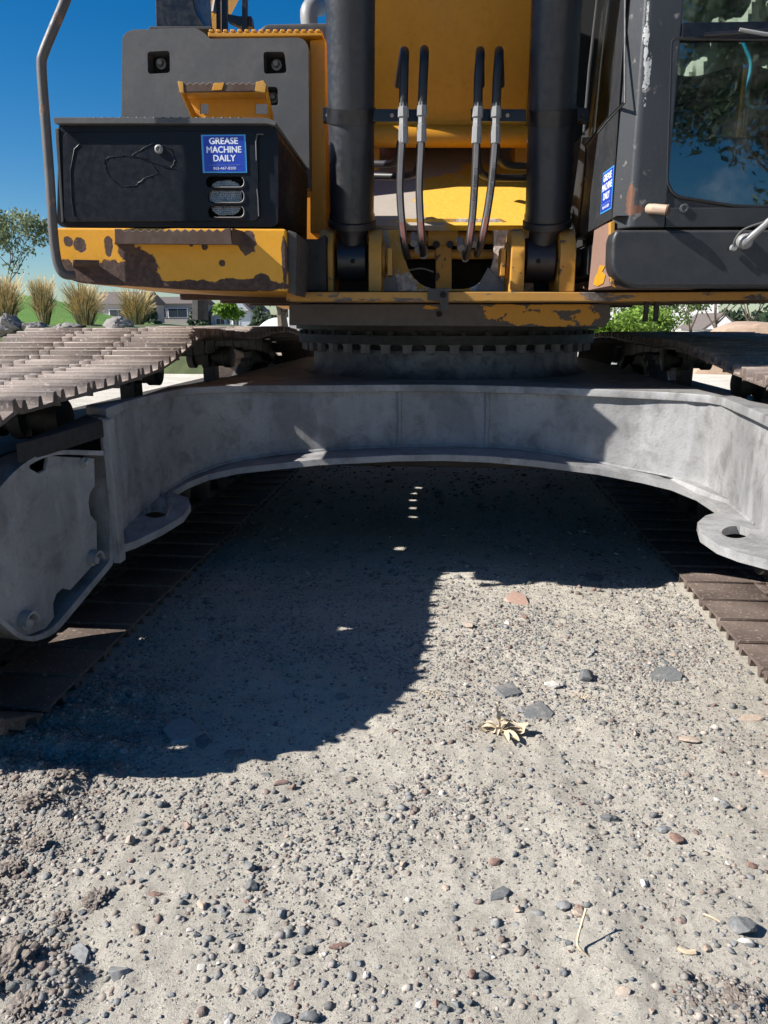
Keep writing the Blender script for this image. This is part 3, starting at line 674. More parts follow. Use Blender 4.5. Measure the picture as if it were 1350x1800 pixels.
MB().obox(c-BACK*.0055, SIDE, BACK, ZV, .0014, .001, .006).build('key_slot', m_hole, tb)
# left strip, hinge
upr([(96,225),(103,226),(112,388),(108,392)], 2.992, .02, m_blackd, 'hinge_strip', tb, .002)
# lamps in the recess
bodyc = []
for (y0, y1), (ly0, ly1), kind in (((311,329),(316,329),0), ((334,356),(335,355),1), ((362,382),(362,379),2)):
    ob = MB()
    if kind == 0: poly = [(370,329),(374,322),(384,317),(405,316),(418,321),(424,329)]
    elif kind == 1: poly = rpoly([(367,335),(425,335),(425,355),(367,355)], 3, 3)
    else: poly = [(369,362),(424,362),(421,371),(412,378),(384,379),(373,371)]
    ob.prism([P(x, y, 3.012) for x, y in poly], BACK*.03); hd = ob.build('headlight', m_lens, ex, .004)
    MB().prism([P(x, y, 3.045) for x, y in rpoly([(361,y0-2),(430,y0-2),(430,y1+2),(361,y1+2)], 5, 3)], BACK*.01).build('lamp_back', m_hole, hd)
    rim = rpoly([(372,y0),(429,y0),(429,y1),(372,y1)], 10, 6); k = len(rim)
    MB().tube([P(x, y, 2.987) for x, y in rim[k//4+2:3*k//4+3]], .0018, 6).build('lamp_rim', m_steel, hd)
# text helper
def text(s, size, c, ux, uz, mat, parent, name='lettering', off=0.0, sx=1.0):
    bold = off > .0005; off = 0.0
    cu = bpy.data.curves.new(name, 'FONT'); cu.body = s; cu.size = size; cu.align_x = 'CENTER'; cu.align_y = 'CENTER'; cu.offset = off; cu.extrude = .0002; cu.resolution_u = 3
    o = bpy.data.objects.new(name, cu); COL.objects.link(o); dg = bpy.context.evaluated_depsgraph_get(); me = bpy.data.meshes.new_from_object(o.evaluated_get(dg)); bpy.data.objects.remove(o)
    ux, uz = Vector(ux), Vector(uz); nn = ux.cross(uz).normalized()
    if bold:
        vs0 = [v.co.copy() for v in me.vertices]; fs0 = [tuple(p.vertices) for p in me.polygons]; V = []; F_ = []; e = size*.032
        for k, (dx, dy) in enumerate(((0, 0), (e, 0), (-e, 0), (0, e*.7), (0, -e*.7))):
            b0 = len(V); V += [v+Vector((dx, dy, -k*.00005)) for v in vs0]; F_ += [tuple(i+b0 for i in f) for f in fs0]
        me = bpy.data.meshes.new(name); me.from_pydata(V, [], F_)
    for v in me.vertices: v.co = ux*(v.co.x*sx)+uz*v.co.y+nn*v.co.z
    me.materials.clear(); me.materials.append(mat); o = bpy.data.objects.new(name, me); COL.objects.link(o); put(o, parent, c); return o
def sticker(c, ux, uz, nrm, W, Hh, parent, label):
    ux, uz, nrm = (Vector(v).normalized() for v in (ux, uz, nrm))
    s = MB().obox(c+nrm*.0005, ux, nrm, uz, W/2, .0005, Hh/2).build('sticker', m_lblue, parent, label=label)
    MB().obox(c+nrm*.0016, ux, nrm, uz, W*.455, .0004, Hh*.462).build('sticker_field', m_blue, s)
    q = c+nrm*.0025
    text('GREASE', Hh*.235, q+uz*Hh*.325, ux, uz, m_white, s, off=.0008, sx=1.02)
    text('MACHINE', Hh*.235, q+uz*Hh*.10, ux, uz, m_white, s, off=.0008, sx=.97)
    text('DAILY', Hh*.235, q-uz*Hh*.125, ux, uz, m_white, s, off=.0008)
    text('Any Questions Call Triple T Equipment Repair', Hh*.048, q-uz*Hh*.295, ux, uz, m_pale, s, off=.0001)
    text('863-467-8300', Hh*.105, q-uz*Hh*.385, ux, uz, m_white, s, off=.0003, sx=1.12)
    return s
a, b_ = P(355, 270, 2.988), P(433, 270, 2.988); W = (b_-a).length; hh = (P(394, 237, 2.988)-P(394, 304, 2.988)).length
sticker(P(394, 270.5, 2.988), SIDE, ZV, -BACK, W, hh, ex, 'blue sticker with white letters on the toolbox door')
# ---- yellow deck below the toolbox
dk = upr(rpoly([(84,402),(100,400),(503,402),(506,513),(330,508),(140,498),(112,488),(95,470),(86,440)], [10,6,6,6,6,14,14,14,8], 4), 2.94, .95, m_deck, 'deck_box', bevel=.012)
upr([(506,404),(522,410),(520,520),(506,514)], 2.96, .9, m_base, 'deck_end', dk, .004)
# serrated step plate on the deck
def teeth(x0, x1, y, n, h): 
    o = []
    for i in range(n): t = x0+(x1-x0)*i/n; o += [(t, y), (t+(x1-x0)/n*.5, y+h)]
    return o+[(x1, y)]
st = MB().prism([P(x, y, 2.86) for x, y in [(201,402)]+teeth(212, 395, 402, 13, 5)+[(405,401),(408,430),(202,429)]], BACK*.012).build('step_tread', m_rust, dk, .0015, seg=1)
for x in (203, 406): MB().prism([P(x, 402, 2.862), P(x, 402, 2.98), P(x, 429, 2.98), P(x, 429, 2.862)], SIDE*.012*(1 if x < 300 else -1)).build('step_side', m_yelw, dk, .002)
MB().prism([P(204, 429, 2.874), P(405, 430, 2.874), P(412, 430, 2.97), P(200, 429, 2.97)], ZV*.006).build('step_floor', m_rust, dk)
MB().prism([P(408, 401, 2.862), P(430, 407, 2.95), P(430, 433, 2.95), P(408, 430, 2.862)], BACK*.01).build('step_side', m_rust, dk, .002)
MB().prism([P(128, 462, 2.90), P(175, 463, 2.90), P(172, 471, 2.94), P(128, 470, 2.94)], ZV*.012).build('rail_foot', m_rust, dk, .002)
# handrail
hr_ = [P(x, y, Y) for x, y, Y in ((142,-120,3.0),(128,-40,2.95),(113,5,2.90),(92,55,2.88),(76,95,2.87),(73,115,2.87),(76,165,2.87),(82,240,2.87),(88,320,2.87),(93,400,2.87),(97,440,2.87),(103,468,2.87),(113,482,2.875),(130,484,2.90))]
MB().tube(catmull(hr_, 4), .0165, 16).build('handrail', m_rail, ex, label='bent grey tube handrail at the deck corner')
# ---- grey front panel behind the toolbox
pan = upr(rpoly([(213,230),(215,62),(230,52),(345,49),(362,60),(368,68),(530,66),(542,78),(544,330),(213,330)], [0,16,14,8,8,4,12,12,0,0], 5), 3.80, .30, m_panel, 'front_panel', bevel=.018, seg=3,
     holes=[rpoly([(259,91),(298,89),(299,128),(260,130)], 6, 4), rpoly([(463,91),(500,91),(504,128),(464,130)], 6, 4), rpoly([(470,152),(488,153),(489,185),(470,185)], 5, 4)])
for x, y in ((281,110),(485,112),(479,170)):
    c = P(x, y, 3.86); MB().prism([P(x+dx, y+dy, 3.88) for dx, dy in ((-28,-26),(26,-26),(26,26),(-28,26))], BACK*.02).build('recess_back', m_hole, pan)
    MB().lathe(c+BACK*.02, -BACK, [(0, .024), (.004, .024), (.006, .014), (.03, .014), (.034, .010)], 12).build('panel_bolt', m_steel, pan)
# yellow tank side box and its ribbed top edge
upr([(544,70),(572,66),(574,410),(545,410)], 3.90, .5, m_yel, 'tank_side', bevel=.008)
upr([(365,56),(566,54),(567,63),(366,65)], 3.86, .7, m_yel, 'tank_top', bevel=.004)
for i in range(16): c = P(372+i*12.5, 55.5, 3.87); MB().obox(c, SIDE, BACK, ZV, .010, .012, .006).build('top_rib', m_yel, ex, .003, seg=1)
upr([(528,420),(560,420),(572,412),(574,512),(508,512),(508,424)], 3.30, .5, m_dark, 'frame_cheek', bevel=.006)
# ---- upper yellow step
us = MB()
us.prism([P(x, y, 3.25) for x, y in [(312,143)]+teeth(322, 450, 144, 11, 4)+[(466,143),(468,160),(314,162)]], BACK*.012)
usm = us.build('upper_step', m_rust, ex, .002, seg=1)
MB().prism([P(312, 142, 3.247), P(322, 144, 3.247), P(323, 163, 3.247), P(316, 163, 3.247)], BACK*.02).build('step_end', m_yelw, usm, .002)
MB().prism([P(450, 144, 3.247), P(463, 141, 3.247), P(468, 148, 3.247), P(466, 163, 3.247), P(448, 160, 3.247)], BACK*.02).build('step_end', m_yelw, usm, .002)
MB().prism([P(376, 146, 3.247), P(394, 145, 3.247), P(390, 158, 3.247), P(372, 159, 3.247)], BACK*.01).build('paint_remnant', m_yel, usm, .001)
MB().prism([P(314, 162, 3.26), P(466, 162, 3.26), P(474, 180, 3.55), P(335, 181, 3.55)], ZV*.008).build('step_floor', m_yel, usm)
MB().prism([P(x, y, 3.45) for x, y in ((330,172),(474,172),(478,222),(342,222))], BACK*.012, [[P(x, y, 3.45) for x, y in h] for h in ([(352,182),(366,182),(366,200),(352,200)], [(449,182),(470,182),(470,200),(449,200)])]).build('step_riser', m_yel, usm, .002, seg=1)
for x0, x1 in ((316, 342), (466, 478)):
    MB().prism([P(x0, 150, 3.262), P(x1, 200 if x0 < 400 else 205, 3.46), P(x1, 222, 3.46), P(x0, 163, 3.262)], SIDE*.008).build('step_cheek', m_yel, usm, .002)
# ---- dark post and rail brackets on top
upr([(272,-80),(335,-80),(340,0),(345,22),(357,40),(366,54),(274,50),(273,0)], 4.0, .35, m_black, 'mast_box', bevel=.006)
upr([(262,46),(372,46),(372,52),(262,52)], 3.98, .4, m_blackd, 'mast_foot', bevel=.003)
for x0, x1, Y in ((380,386,4.2),(389,399,4.2),(425,434,4.1)): upr([(x0,-80),(x1,-80),(x1,56),(x0,56)], Y, .03, m_black, 'rail_post', bevel=.003)
upr([(400,24),(420,28),(442,28),(444,46),(420,46),(400,36)], 4.12, .05, m_black, 'post_clamp', bevel=.003)
# ---- boom
bl_, br_, tl_, tr_ = P(650, 254, 3.98), P(925, 254, 3.98), P(644, 0, 3.72), P(937, 0, 3.72)
dl, dr_ = tl_-bl_, tr_-br_
bt = MB(); q = [bl_, br_, br_+dr_*2.6, bl_+dl*2.6]
bb = [v+Vector((0, .85, .25)) for v in q]
bm_o = bt.hexa([q[0], q[1], bb[1], bb[0], q[3], q[2], bb[2], bb[3]]).build('boom', m_boom, ex, .012)
MB().tube([P(655, 240, 3.95), P(925, 240, 3.95)], .048, 20).build('boom_foot_tube', m_boom, ex)
upr([(640,222),(935,222),(935,228),(640,228)], 3.965, .05, m_boom, 'boom_edge', bevel=.003)
for x0, x1 in ((640,668),(905,932)):        # boom foot cheeks going down to the pin
    MB().prism([P(x0, 250, 4.15), P(x1, 250, 4.15), P(x1, 420, 4.15), P(x0, 420, 4.15)], BACK*.6).build('boom_foot_plate', m_yel, ex, .01)
# sloping cover plate behind the hoses and the front frame with arched opening
def slope(pts): return [P(x, y, 4.45-.85*(y-255)/140) for x, y in pts]
MB().prism(slope([(650,258),(930,258),(934,396),(650,396)]), BACK*.03-ZV*.02).build('sloping_cover', worn('worn_cover_paint', (.36, .32, .28), (.56, .31, .02), cover=.30, scale=5, dust=.05, dirt=.3, blobs=[((.22, 3.8, 1.66), (.30, .30)), ((-.02, 4.0, 1.70), (.16, .16))], blob_amp=.5, blob_scale=7), ex, .003)
upr([(655,402),(705,384),(880,384),(905,396),(938,402),(938,512),(655,512)], 3.62, .04, worn('worn_front_plate', (.50, .27, .035), (.33, .29, .27), cover=.5, scale=3, dust=.2), 'front_plate', bevel=.003,
    holes=[rpoly([(712,396),(868,396),(868,470),(835,508),(745,508),(712,470)], [14,14,30,30,30,30], 4)])
bodybox(-.60, .60, 4.6, 4.65, 1.3, 1.9, m_dark, 'inner_bulkhead')
for y, r_ in ((418, .028), (447, .022)): MB().tube([P(716, y, 3.75), P(868, y, 3.75)], r_, 14).build('cross_pipe', m_yelw, ex)
upr([(766,405),(794,405),(794,512),(766,512)], 3.72, .05, m_yelw, 'centre_post', bevel=.004)
upr([(752,400),(806,400),(806,432),(752,432)], 3.71, .03, m_yelw, 'valve_block', bevel=.006)
for x in (767, 791): MB().lathe(P(x, 430, 3.70), -BACK, [(0, .016), (.012, .016), (.013, .008)], 12).build('valve_cap', m_dark, ex)
MB().tube(catmull([P(716, 476, 3.72), P(740, 472, 3.74), P(762, 478, 3.72)], 5), .004, 8).build('thin_wire', m_steel, ex)
# ---- cylinders, clamps, feet
def cylinder(xt, xb, wt, wb, foot_x, lab):
    top = P(xt, 0, 3.22); bot = P(xb, 385, 3.46); ax = (top-bot).normalized(); r = .092
    L = (top-bot).length
    c = MB().lathe(bot, ax, [(0, r), (.0, r+.004), (.02, r+.004), (.03, r), (L*2.3, r)], 48).build('boom_cylinder', m_cyl, ex, label=lab)
    MB().lathe(bot-ax*.035, ax, [(0, r*.9), (.005, r+.010), (.03, r+.010), (.036, r)], 48).build('end_collar', m_cyl, c)
    f = P(foot_x, 458, 3.50)
    b = MB().lathe(f-SIDE*.062, SIDE, [(0, .085), (.004, .092), (.12, .092), (.124, .085)], 40)
    b.tube([f, f+(bot-f)*.55, bot-ax*.02], [.058, .062, .075], 28)
    b.build('cylinder_eye', m_cyl, c)
    cc = P(foot_x, 459, 3.41); MB().lathe(cc, -BACK, [(0, .010), (.006, .010), (.007, .004)], 10).build('grease_plug', m_hole, c)
    return c, ax, bot
cl, axl, botl = cylinder(616, 619, 0, 0, 620, 'left boom lift cylinder with a band clamp')
cr_, axr, botr = cylinder(979, 962, 0, 0, 946, 'right boom lift cylinder in deep shade')
for xs in ((566,590,-1),(650,673,1),(892,916,-1),(975,1003,1)):
    x0, x1, sgn = xs; xm = (x0+x1)/2
    prof = [(x0+3, 512),(x0, 470),(x0, 420),(x0+3, 407),(x1-3, 405),(x1, 415),(x1, 512)]
    c = P(xm, 458, 3.50); hw = (P(x1, 458, 3.42)-P(x0, 458, 3.42)).length/2
    ring = [(math.cos(t)*.125, math.sin(t)*.128) for t in np.linspace(-.2, math.pi+.2, 22)]
    pts = [c-SIDE*hw+BACK*a+ZV*b for a, b in [(.13, -.135)]+ring+[(-.13, -.135)]]
    MB().prism(pts, SIDE*hw*2).build('pin_lug', m_yelw, ex, .006)
    e = c+SIDE*sgn*hw; MB().lathe(e, SIDE*sgn, [(0, .075), (.012, .075), (.013, .05), (.035, .05), (.037, .035)], 24).build('pin_cap', m_yelw if sgn*(xm-790) < 0 else m_dark, ex, .002)
for foot, sg in ((620, 1), (946, -1)):        # retaining plates on the inner pin ends
    c = P(686 if sg > 0 else 882, 462, 3.45); MB().obox(c, SIDE, BACK, ZV, .010, .05, .055).build('pin_retainer', m_yelw, ex, .003)
upr([(908,386),(960,380),(958,398),(912,404)], 3.66, .18, m_yel, 'lug_gusset', bevel=.004)
upr([(655,404),(680,404),(700,512),(655,512)], 3.60, .015, m_frame, 'gusset_plate', bevel=.002); upr([(858,470),(900,512),(835,512)], 3.595, .015, m_frame, 'gusset_plate', bevel=.002)
def clamp(c, ax, bot, x, y, parent, xs0, xs1, txt):
    t = (P(x, y, 3.34)-bot).dot(ax); cc = bot+ax*t
    MB().lathe(cc-ax*.027, ax, [(0, .093), (.0, .098), (.054, .098), (.054, .093)], 48).build('band_clamp', m_black, parent)
    upr([(xs0, 191), (xs1, 192), (xs1, 214), (xs0, 213)], 3.30, .012, m_black, 'clamp_bracket', parent, .002)
clamp(cl, axl, botl, 617, 202, cl, 640, 741, 0); clamp(cr_, axr, botr, 971, 204, cr_, 828, 925, 0)
for x in (567, 1015):
    upr([(x, 188), (x+20, 190), (x+20, 214), (x, 212)], 3.34, .05, m_black, 'clamp_ear', cl if x < 700 else cr_, .002)
    MB().lathe(P(x+9, 203, 3.335), -BACK, [(0, .008), (.008, .008)], 6).build('clamp_bolt', m_steel if x < 700 else m_dark, cl if x < 700 else cr_)
for x, par in ((689,cl),(892,cr_)): MB().lathe(P(x, 203, 3.298), -BACK, [(0, .008), (.002, .008)], 6).build('bracket_slot', m_tan, par)
# hoses
def hose(pts, rigid, label, txt, red):
    Y = 3.24
    rp = [P(x, y, Y+dy) for x, y, dy in rigid]
    p = MB().tube(catmull(rp, 5), .0175, 14).build('hydraulic_pipe', m_rub, ex, label=label)
    x, y = rigid[-1][0], rigid[-1][1]; a = P(x, y-4, Y); dn = (P(pts[0][0], pts[0][1], Y)-a).normalized()
    MB().lathe(a-dn*.004, dn, [(0, .018), (.012, .018), (.014, .021), (.048, .021), (.05, .016), (.066, .016), (.068, .0165), (.078, .0165), (.080, .0185), (.140, .0195), (.142, .016)], 8, ).build('hose_fitting', m_steel, p)
    hp = [P(x, y, Y+(.10 if i == len(pts)-1 else 0)) for i, (x, y) in enumerate(pts)]
    hs = catmull(hp, 8); h = MB().tube(hs, .0150, 16).build('hydraulic_hose', m_rub, p)
    # printed stripe on the front of the hose
    vs = []; k = len(hs); cut = int(k*.62)
    for i0, i1, mat in ((1, cut+1, m_hosetxt), (cut, k-1, m_hoser)):
        vs = []
        for q in hs[i0:i1]: vs += [q-BACK*.0105-SIDE*.0085, q-BACK*.0105+SIDE*.0085, q-BACK*.0158+SIDE*.0072, q-BACK*.0158-SIDE*.0072]
        m_ = len(hs[i0:i1]); fs = [(i*4+a, i*4+(a+1) % 4, (i+1)*4+(a+1) % 4, (i+1)*4+a) for i in range(m_-1) for a in range(4)]
        MB().add(vs, fs).build('hose_stripe', mat, p)
    if txt:
        i = int(k*.45); q = hs[i]; t = (hs[i-9]-hs[i+9]).normalized(); text(txt, .0175, q-BACK*.0172, t, -SIDE+t*SIDE.dot(t), m_ink, p, off=.0003, sx=1.05)
T1 = 'intertraco FlexIT F6000-12'
hose([(709,238),(706,262),(703,330),(706,385),(711,430),(716,452)], [(700,150,.45),(708,98,.30),(711,90,.12),(711,100,.02),(710,140,0),(709,188,0)], 'leftmost of the four hydraulic hose lines', None, 1)
hose([(741,238),(740,262),(737,330),(739,385),(742,425),(743,446)], [(742,150,.45),(745,96,.30),(746,88,.12),(746,98,.02),(744,140,0),(742,186,0)], 'second hydraulic hose line from the left', None, 1)
hose([(838,238),(837,262),(834,330),(830,385),(824,430),(818,452)], [(845,150,.45),(844,98,.30),(844,90,.12),(844,100,.02),(841,140,0),(840,188,0)], 'third hydraulic hose line, white printing on its stripe', T1, 1)
hose([(871,238),(869,262),(864,320),(856,375),(846,425),(838,447)], [(880,150,.45),(878,98,.30),(877,90,.12),(877,100,.02),(874,140,0),(872,188,0)], 'rightmost hydraulic hose line with printed stripe', T1, 1)
for pts in ([(650,287,3.6),(690,287,3.45),(700,270,3.35),(704,250,3.3)], [(650,309,3.6),(715,309,3.45),(735,295,3.35),(738,255,3.3)], [(925,292,3.6),(890,290,3.45),(876,275,3.35),(872,250,3.3)], [(925,313,3.6),(860,311,3.45),(842,295,3.35),(838,255,3.3)]):
    MB().tube(catmull([P(*a) for a in pts], 6), .015, 12).build('return_pipe', m_rub, ex)
for x, y in ((735,440),(745,450),(818,455),(832,430),(727,428),(810,436)):
    c = P(x, y, 3.50); MB().tube([c, c+BACK*.05+ZV*.035, c+BACK*.12+ZV*.045], [.016, .017, .016], 12).build('hose_elbow', m_steel, ex)
# ---- cab
Yc = 2.86
corner = P(1112, 402, Yc); Xs = corner.dot(SIDE) if False else None
cfr = lambda x, y, dd=0.0: P(x, y, Yc+dd)
o3 = Vector((0, 3, 0))
def loc(v): v = Vector(v)-o3; return v.dot(SIDE), v.dot(BACK)+3, v.z
xs_c, ys_c, _ = loc(corner)
xs_w = xs_c-.055; ys_w = ys_c+.085           # side wall plane, chamfer end
def CW(x, y):                                # pixel on the side wall plane
    d = ray(x, y); A_ = (C0-o3).dot(SIDE); k = (xs_w-A_)/d.dot(SIDE); return C0+d*k
def UB(x, y, z): return o3+SIDE*x+BACK*(y-3)+ZV*z
ztop = 3.05; zlow = cfr(1112, 402).z+.004
wall = [CW(x, y) for x, y in ((1091,0),(1069,207),(1030,258),(1024,241),(1017,270),(1014,310),(1003,372),(1009,422),(1084,379))]
zb_ = wall[-1].z
kt = wall[0]+(wall[0]-wall[1]).normalized()*.55
wall = [kt]+wall+[UB(xs_w, ys_w, zb_), UB(xs_w, ys_w, ztop)]
cab = MB().prism(wall, SIDE*.05).build('cab_side_panel', m_cabp, ex, .006)
MB().tube([CW(1098, -40)-SIDE*.001, CW(1098, 178)-SIDE*.001, CW(1068, 209)-SIDE*.001, CW(1030, 255)-SIDE*.001], .0035, 6).build('panel_seam', m_hole, cab)
MB().tube([CW(1098.8, -40)+SIDE*.0, CW(1098.5, 181), CW(1068, 213), CW(1030, 260)], .004, 6).build('seam_edge', m_panel, cab)
MB().tube([CW(x, y) for x, y in ((1036,245),(1033,270),(1035,285),(1031,310),(1022,325))], .004, 6).build('seam_edge', m_panel, cab)
MB().tube([CW(x, y) for x, y in ((1031,258),(1029,300),(1024,350),(1016,418))], .006, 6).build('panel_gap', m_hole, cab)
MB().prism([CW(x, y)+SIDE*.02 for x, y in ((1091,0),(1069,207),(1030,256),(1024,241),(1052,-10),(1064,-90),(1099,-90))], SIDE*.006).build('side_window', m_sglass, cab)
MB().tube([CW(x, y) for x, y in ((1064,-90),(1050,0),(1036,120),(1026,238))], .006, 8).build('window_seal', m_panel, cab)
# chamfered corner pillar and front pillar
def pcol(pts, z0, z1, name, mat, bev=.008, parent=None): return MB().prism([UB(x, y, z0) for x, y in pts], ZV*(z1-z0)).build(name, mat, parent or cab, bev, seg=3)
pcol([(xs_w+.001, ys_w), (xs_c-.012, ys_c+.012), (xs_c+.012, ys_c), (xs_c+.112, ys_c+.004), (xs_c+.112, ys_c+.06), (xs_w+.06, ys_w+.03)], zlow, ztop, 'corner_pillar', m_pillar, .006)
zA = cfr(1180, 365).z; xe = xs_c+1.0
z67, z38 = cfr(1250, 67).z, cfr(1250, 38).z
def fb(x0, x1, z0, z1, y0, y1, name, mat, bev=.005, par=None): return MB().hexa([UB(x0,y0,z0),UB(x1,y0,z0),UB(x1,y1,z0),UB(x0,y1,z0),UB(x0,y0,z1),UB(x1,y0,z1),UB(x1,y1,z1),UB(x0,y1,z1)]).build(name, mat, par or cab, bev)
fb(xs_c+.113, xe, zlow, zA, ys_c+.002, ys_c+.06, 'front_sill', m_cabp)
fb(xs_c+.113, xe, z67, z38, ys_c+.0, ys_c+.05, 'window_crossbar', m_black)
xw = xs_c+.113
upgl = MB().prism([UB(xw, ys_c+.02, z38+.001), UB(xe, ys_c+.02, z38+.001), UB(xe, ys_c+.02, ztop-.05), UB(xw, ys_c+.02, ztop-.05)], BACK*.006).build('upper_window', m_glass, cab)
# main pane with rounded corner seal
wl = rpoly([(1180,68),(1600,72),(1600,372),(1290,362),(1185,345),(1172,320)], [10,0,0,0,14,10], 5)
MB().prism([cfr(x, y, .018) for x, y in wl], BACK*.006).build('front_window', m_glass, cab, label='large front cab window reflecting tree branches')
sl_ = [cfr(x, y, .008) for x, y in wl]; MB().tube(sl_+[sl_[0]], .006, 8, cap=False).build('window_seal', m_rub, cab)
MB().prism([cfr(x, y, .012) for x, y in ((1150,60),(1182,60),(1174,320),(1188,347),(1290,365),(1400,371),(1400,385),(1150,380))], BACK*.01).build('window_surround', m_cabp, cab, .002)
pcol([(xe-.06, ys_c), (xe, ys_c+.02), (xe, ys_c+.1), (xe-.06, ys_c+.06)], zlow, ztop, 'corner_pillar', m_pillar)
fb(xs_w, xe, ztop, ztop+.06, ys_c-.02, ys_c+1.75, 'cab_roof', m_cabp, .02)
fb(xe-.03, xe, zlow, zlow+.45, ys_c+.10, ys_c+1.75, 'cab_outer_wall', m_cabp)
fb(xe-.02, xe-.012, zlow+.452, ztop, ys_c+.10, ys_c+1.70, 'side_window', m_sglass, 0)
fb(xs_w+.01, xe-.03, zlow, ztop, ys_c+1.70, ys_c+1.75, 'cab_rear_wall', m_inter)
fb(xs_w+.06, xe-.03, zlow-.02, zlow+.01, ys_c+.06, ys_c+1.70, 'cab_floor', m_inter)
fb(xs_w+.052, xs_w+.08, zlow+.01, zlow+.5, ys_c+.1, ys_c+1.69, 'inner_lining', m_inter)
# seat, cover cloth, console, tube
fb(xs_c+.22, xs_c+.72, zlow+.30, zlow+.42, ys_c+.60, ys_c+1.1, 'seat_cushion', m_inter, .04)
fb(xs_c+.24, xs_c+.70, zlow+.42, zlow+1.15, ys_c+1.08, ys_c+1.2, 'seat_backrest', m_inter, .04)
fb(xs_c+.14, xs_c+.30, zlow, zlow+.45, ys_c+.30, ys_c+.9, 'side_console', m_inter, .03)
def cloth():
    nx, nz = 34, 26; vs = []; fs = []
    for j in range(nz):
        for i in range(nx):
            u, v = i/(nx-1), j/(nz-1); x = 1165+u*215; y = -60+v*(184+10*math.sin(u*7))
            d = .75+.05*math.sin(u*22+v*4)+.07*math.sin(v*9+u*9)+.03*math.sin(u*51+v*13)-.10*math.exp(-((v-.55-.25*(u-.5))/.05)**2)
            vs.append(P(x, y, Yc+d))
    for j in range(nz-1):
        for i in range(nx-1): a = j*nx+i; fs.append((a, a+1, a+nx+1, a+nx))
    cl_ = MB().add(vs, fs).build('seat_cover', m_cloth, None); tag(cl_, 'crumpled pale cloth cover draped behind the cab window', 'cloth')
cloth()
tag(MB().tube(catmull([P(x, y, Yc+.25) for x, y in ((1300,60),(1311,85),(1320,112),(1315,150),(1312,178),(1322,188),(1350,188),(1400,180))], 6), .0065, 10).build('cyan_tube', m_cyan, None), 'thin cyan tube hanging inside the cab window', 'tube')
# lower bumper of the cab and its hardware
bp = rpoly([(1083,404),(1500,404),(1500,506),(1105,506),(1074,480),(1076,420)], [6,0,0,34,24,8], 5)
MB().prism([cfr(x, y, -.01) for x, y in bp], BACK*.10).build('cab_bumper', m_cabp, ex, .03, seg=4)
upr([(1073,390),(1081,388),(1080,500),(1084,506),(1074,503)], 2.915, .03, m_yelw, 'bumper_edge', bevel=.002)
xs_r = loc(P(1075, 450, 2.93))[0]
def CR(x, y, dx=0): d = ray(x, y); k = (xs_r+dx-(C0-o3).dot(SIDE))/d.dot(SIDE); return C0+d*k
MB().prism([CR(x, y) for x, y in ((1075,390),(1045,398),(1034,510),(1071,503))], SIDE*.4).build('rust_panel', m_rustb, ex, .002, label='flat rusty brown panel below the cab side')
MB().prism([CR(x, y, -.003) for x, y in ((1063,468),(1058,478),(1064,484),(1060,498),(1050,503),(1043,500),(1046,486),(1050,480),(1054,466))], SIDE*.002).build('paint_remnant', m_yel, ex)
hc = cfr(1141, 367); MB().tube([cfr(1141,367), cfr(1150,367,-.03), cfr(1172,369,-.05)], .0165, 18).build('marker_lamp', m_tan, cab)
MB().lathe(cfr(1172, 369, -.05), (cfr(1172,369,-.05)-cfr(1150,367,-.03)), [(0, .0175), (.006, .0175), (.010, .010)], 18).build('lamp_cap', m_rust, cab)
MB().lathe(cfr(1202, 366, 0), -BACK, [(0, .015), (.006, .015), (.007, .009), (.003, .008)], 18).build('grommet', m_panel, cab)
wp = cfr(1311, 424, -.03)
wpr = MB().tube([wp, cfr(1330, 408, -.05), cfr(1356, 385, -.06), cfr(1500, 270, -.06)], [.016, .012, .011, .009], 10).build('wiper_arm', m_steel, cab)
MB().lathe(wp+BACK*.03, -BACK, [(0, .026), (.03, .026), (.04, .018), (.045, .010)], 16).build('wiper_pivot', m_steel, wpr)
MB().tube(catmull([cfr(1289, 436, -.03), cfr(1293, 420, -.04), cfr(1310, 402, -.05), cfr(1352, 388, -.06)], 5), .0035, 8).build('washer_tube', m_panel, wpr)
MB().lathe(cfr(1288, 436, -.02), -BACK, [(0, .012), (.015, .010)], 10).build('wiper_clip', m_steel, wpr)
MB().tube([cfr(1238, 62, -.03), cfr(1350, 55, -.05), cfr(1480, 50, -.05)], .008, 8).build('wiper_blade', m_black, cab)
MB().tube([cfr(1300, 52, -.05), cfr(1345, 60, -.06), cfr(1480, 66, -.06)], .006, 8).build('wiper_link', m_steel, cab)
cs = (CW(1067, 300)+CW(1067, 370))/2; dep = (CW(1056, 335)-CW(1080, 335)).length; hgt = (CW(1067, 301)-CW(1067, 369)).length
sticker(CW(1068, 335)-SIDE*.001, -BACK, ZV, -SIDE, W, hgt, cab, 'blue sticker with white letters on the cab side')
# cab base under-beams
bodybox(xs_w+.02, 1.75, 3.05, 4.7, 1.33, zlow+.0-.01, m_blackd, 'cab_base')

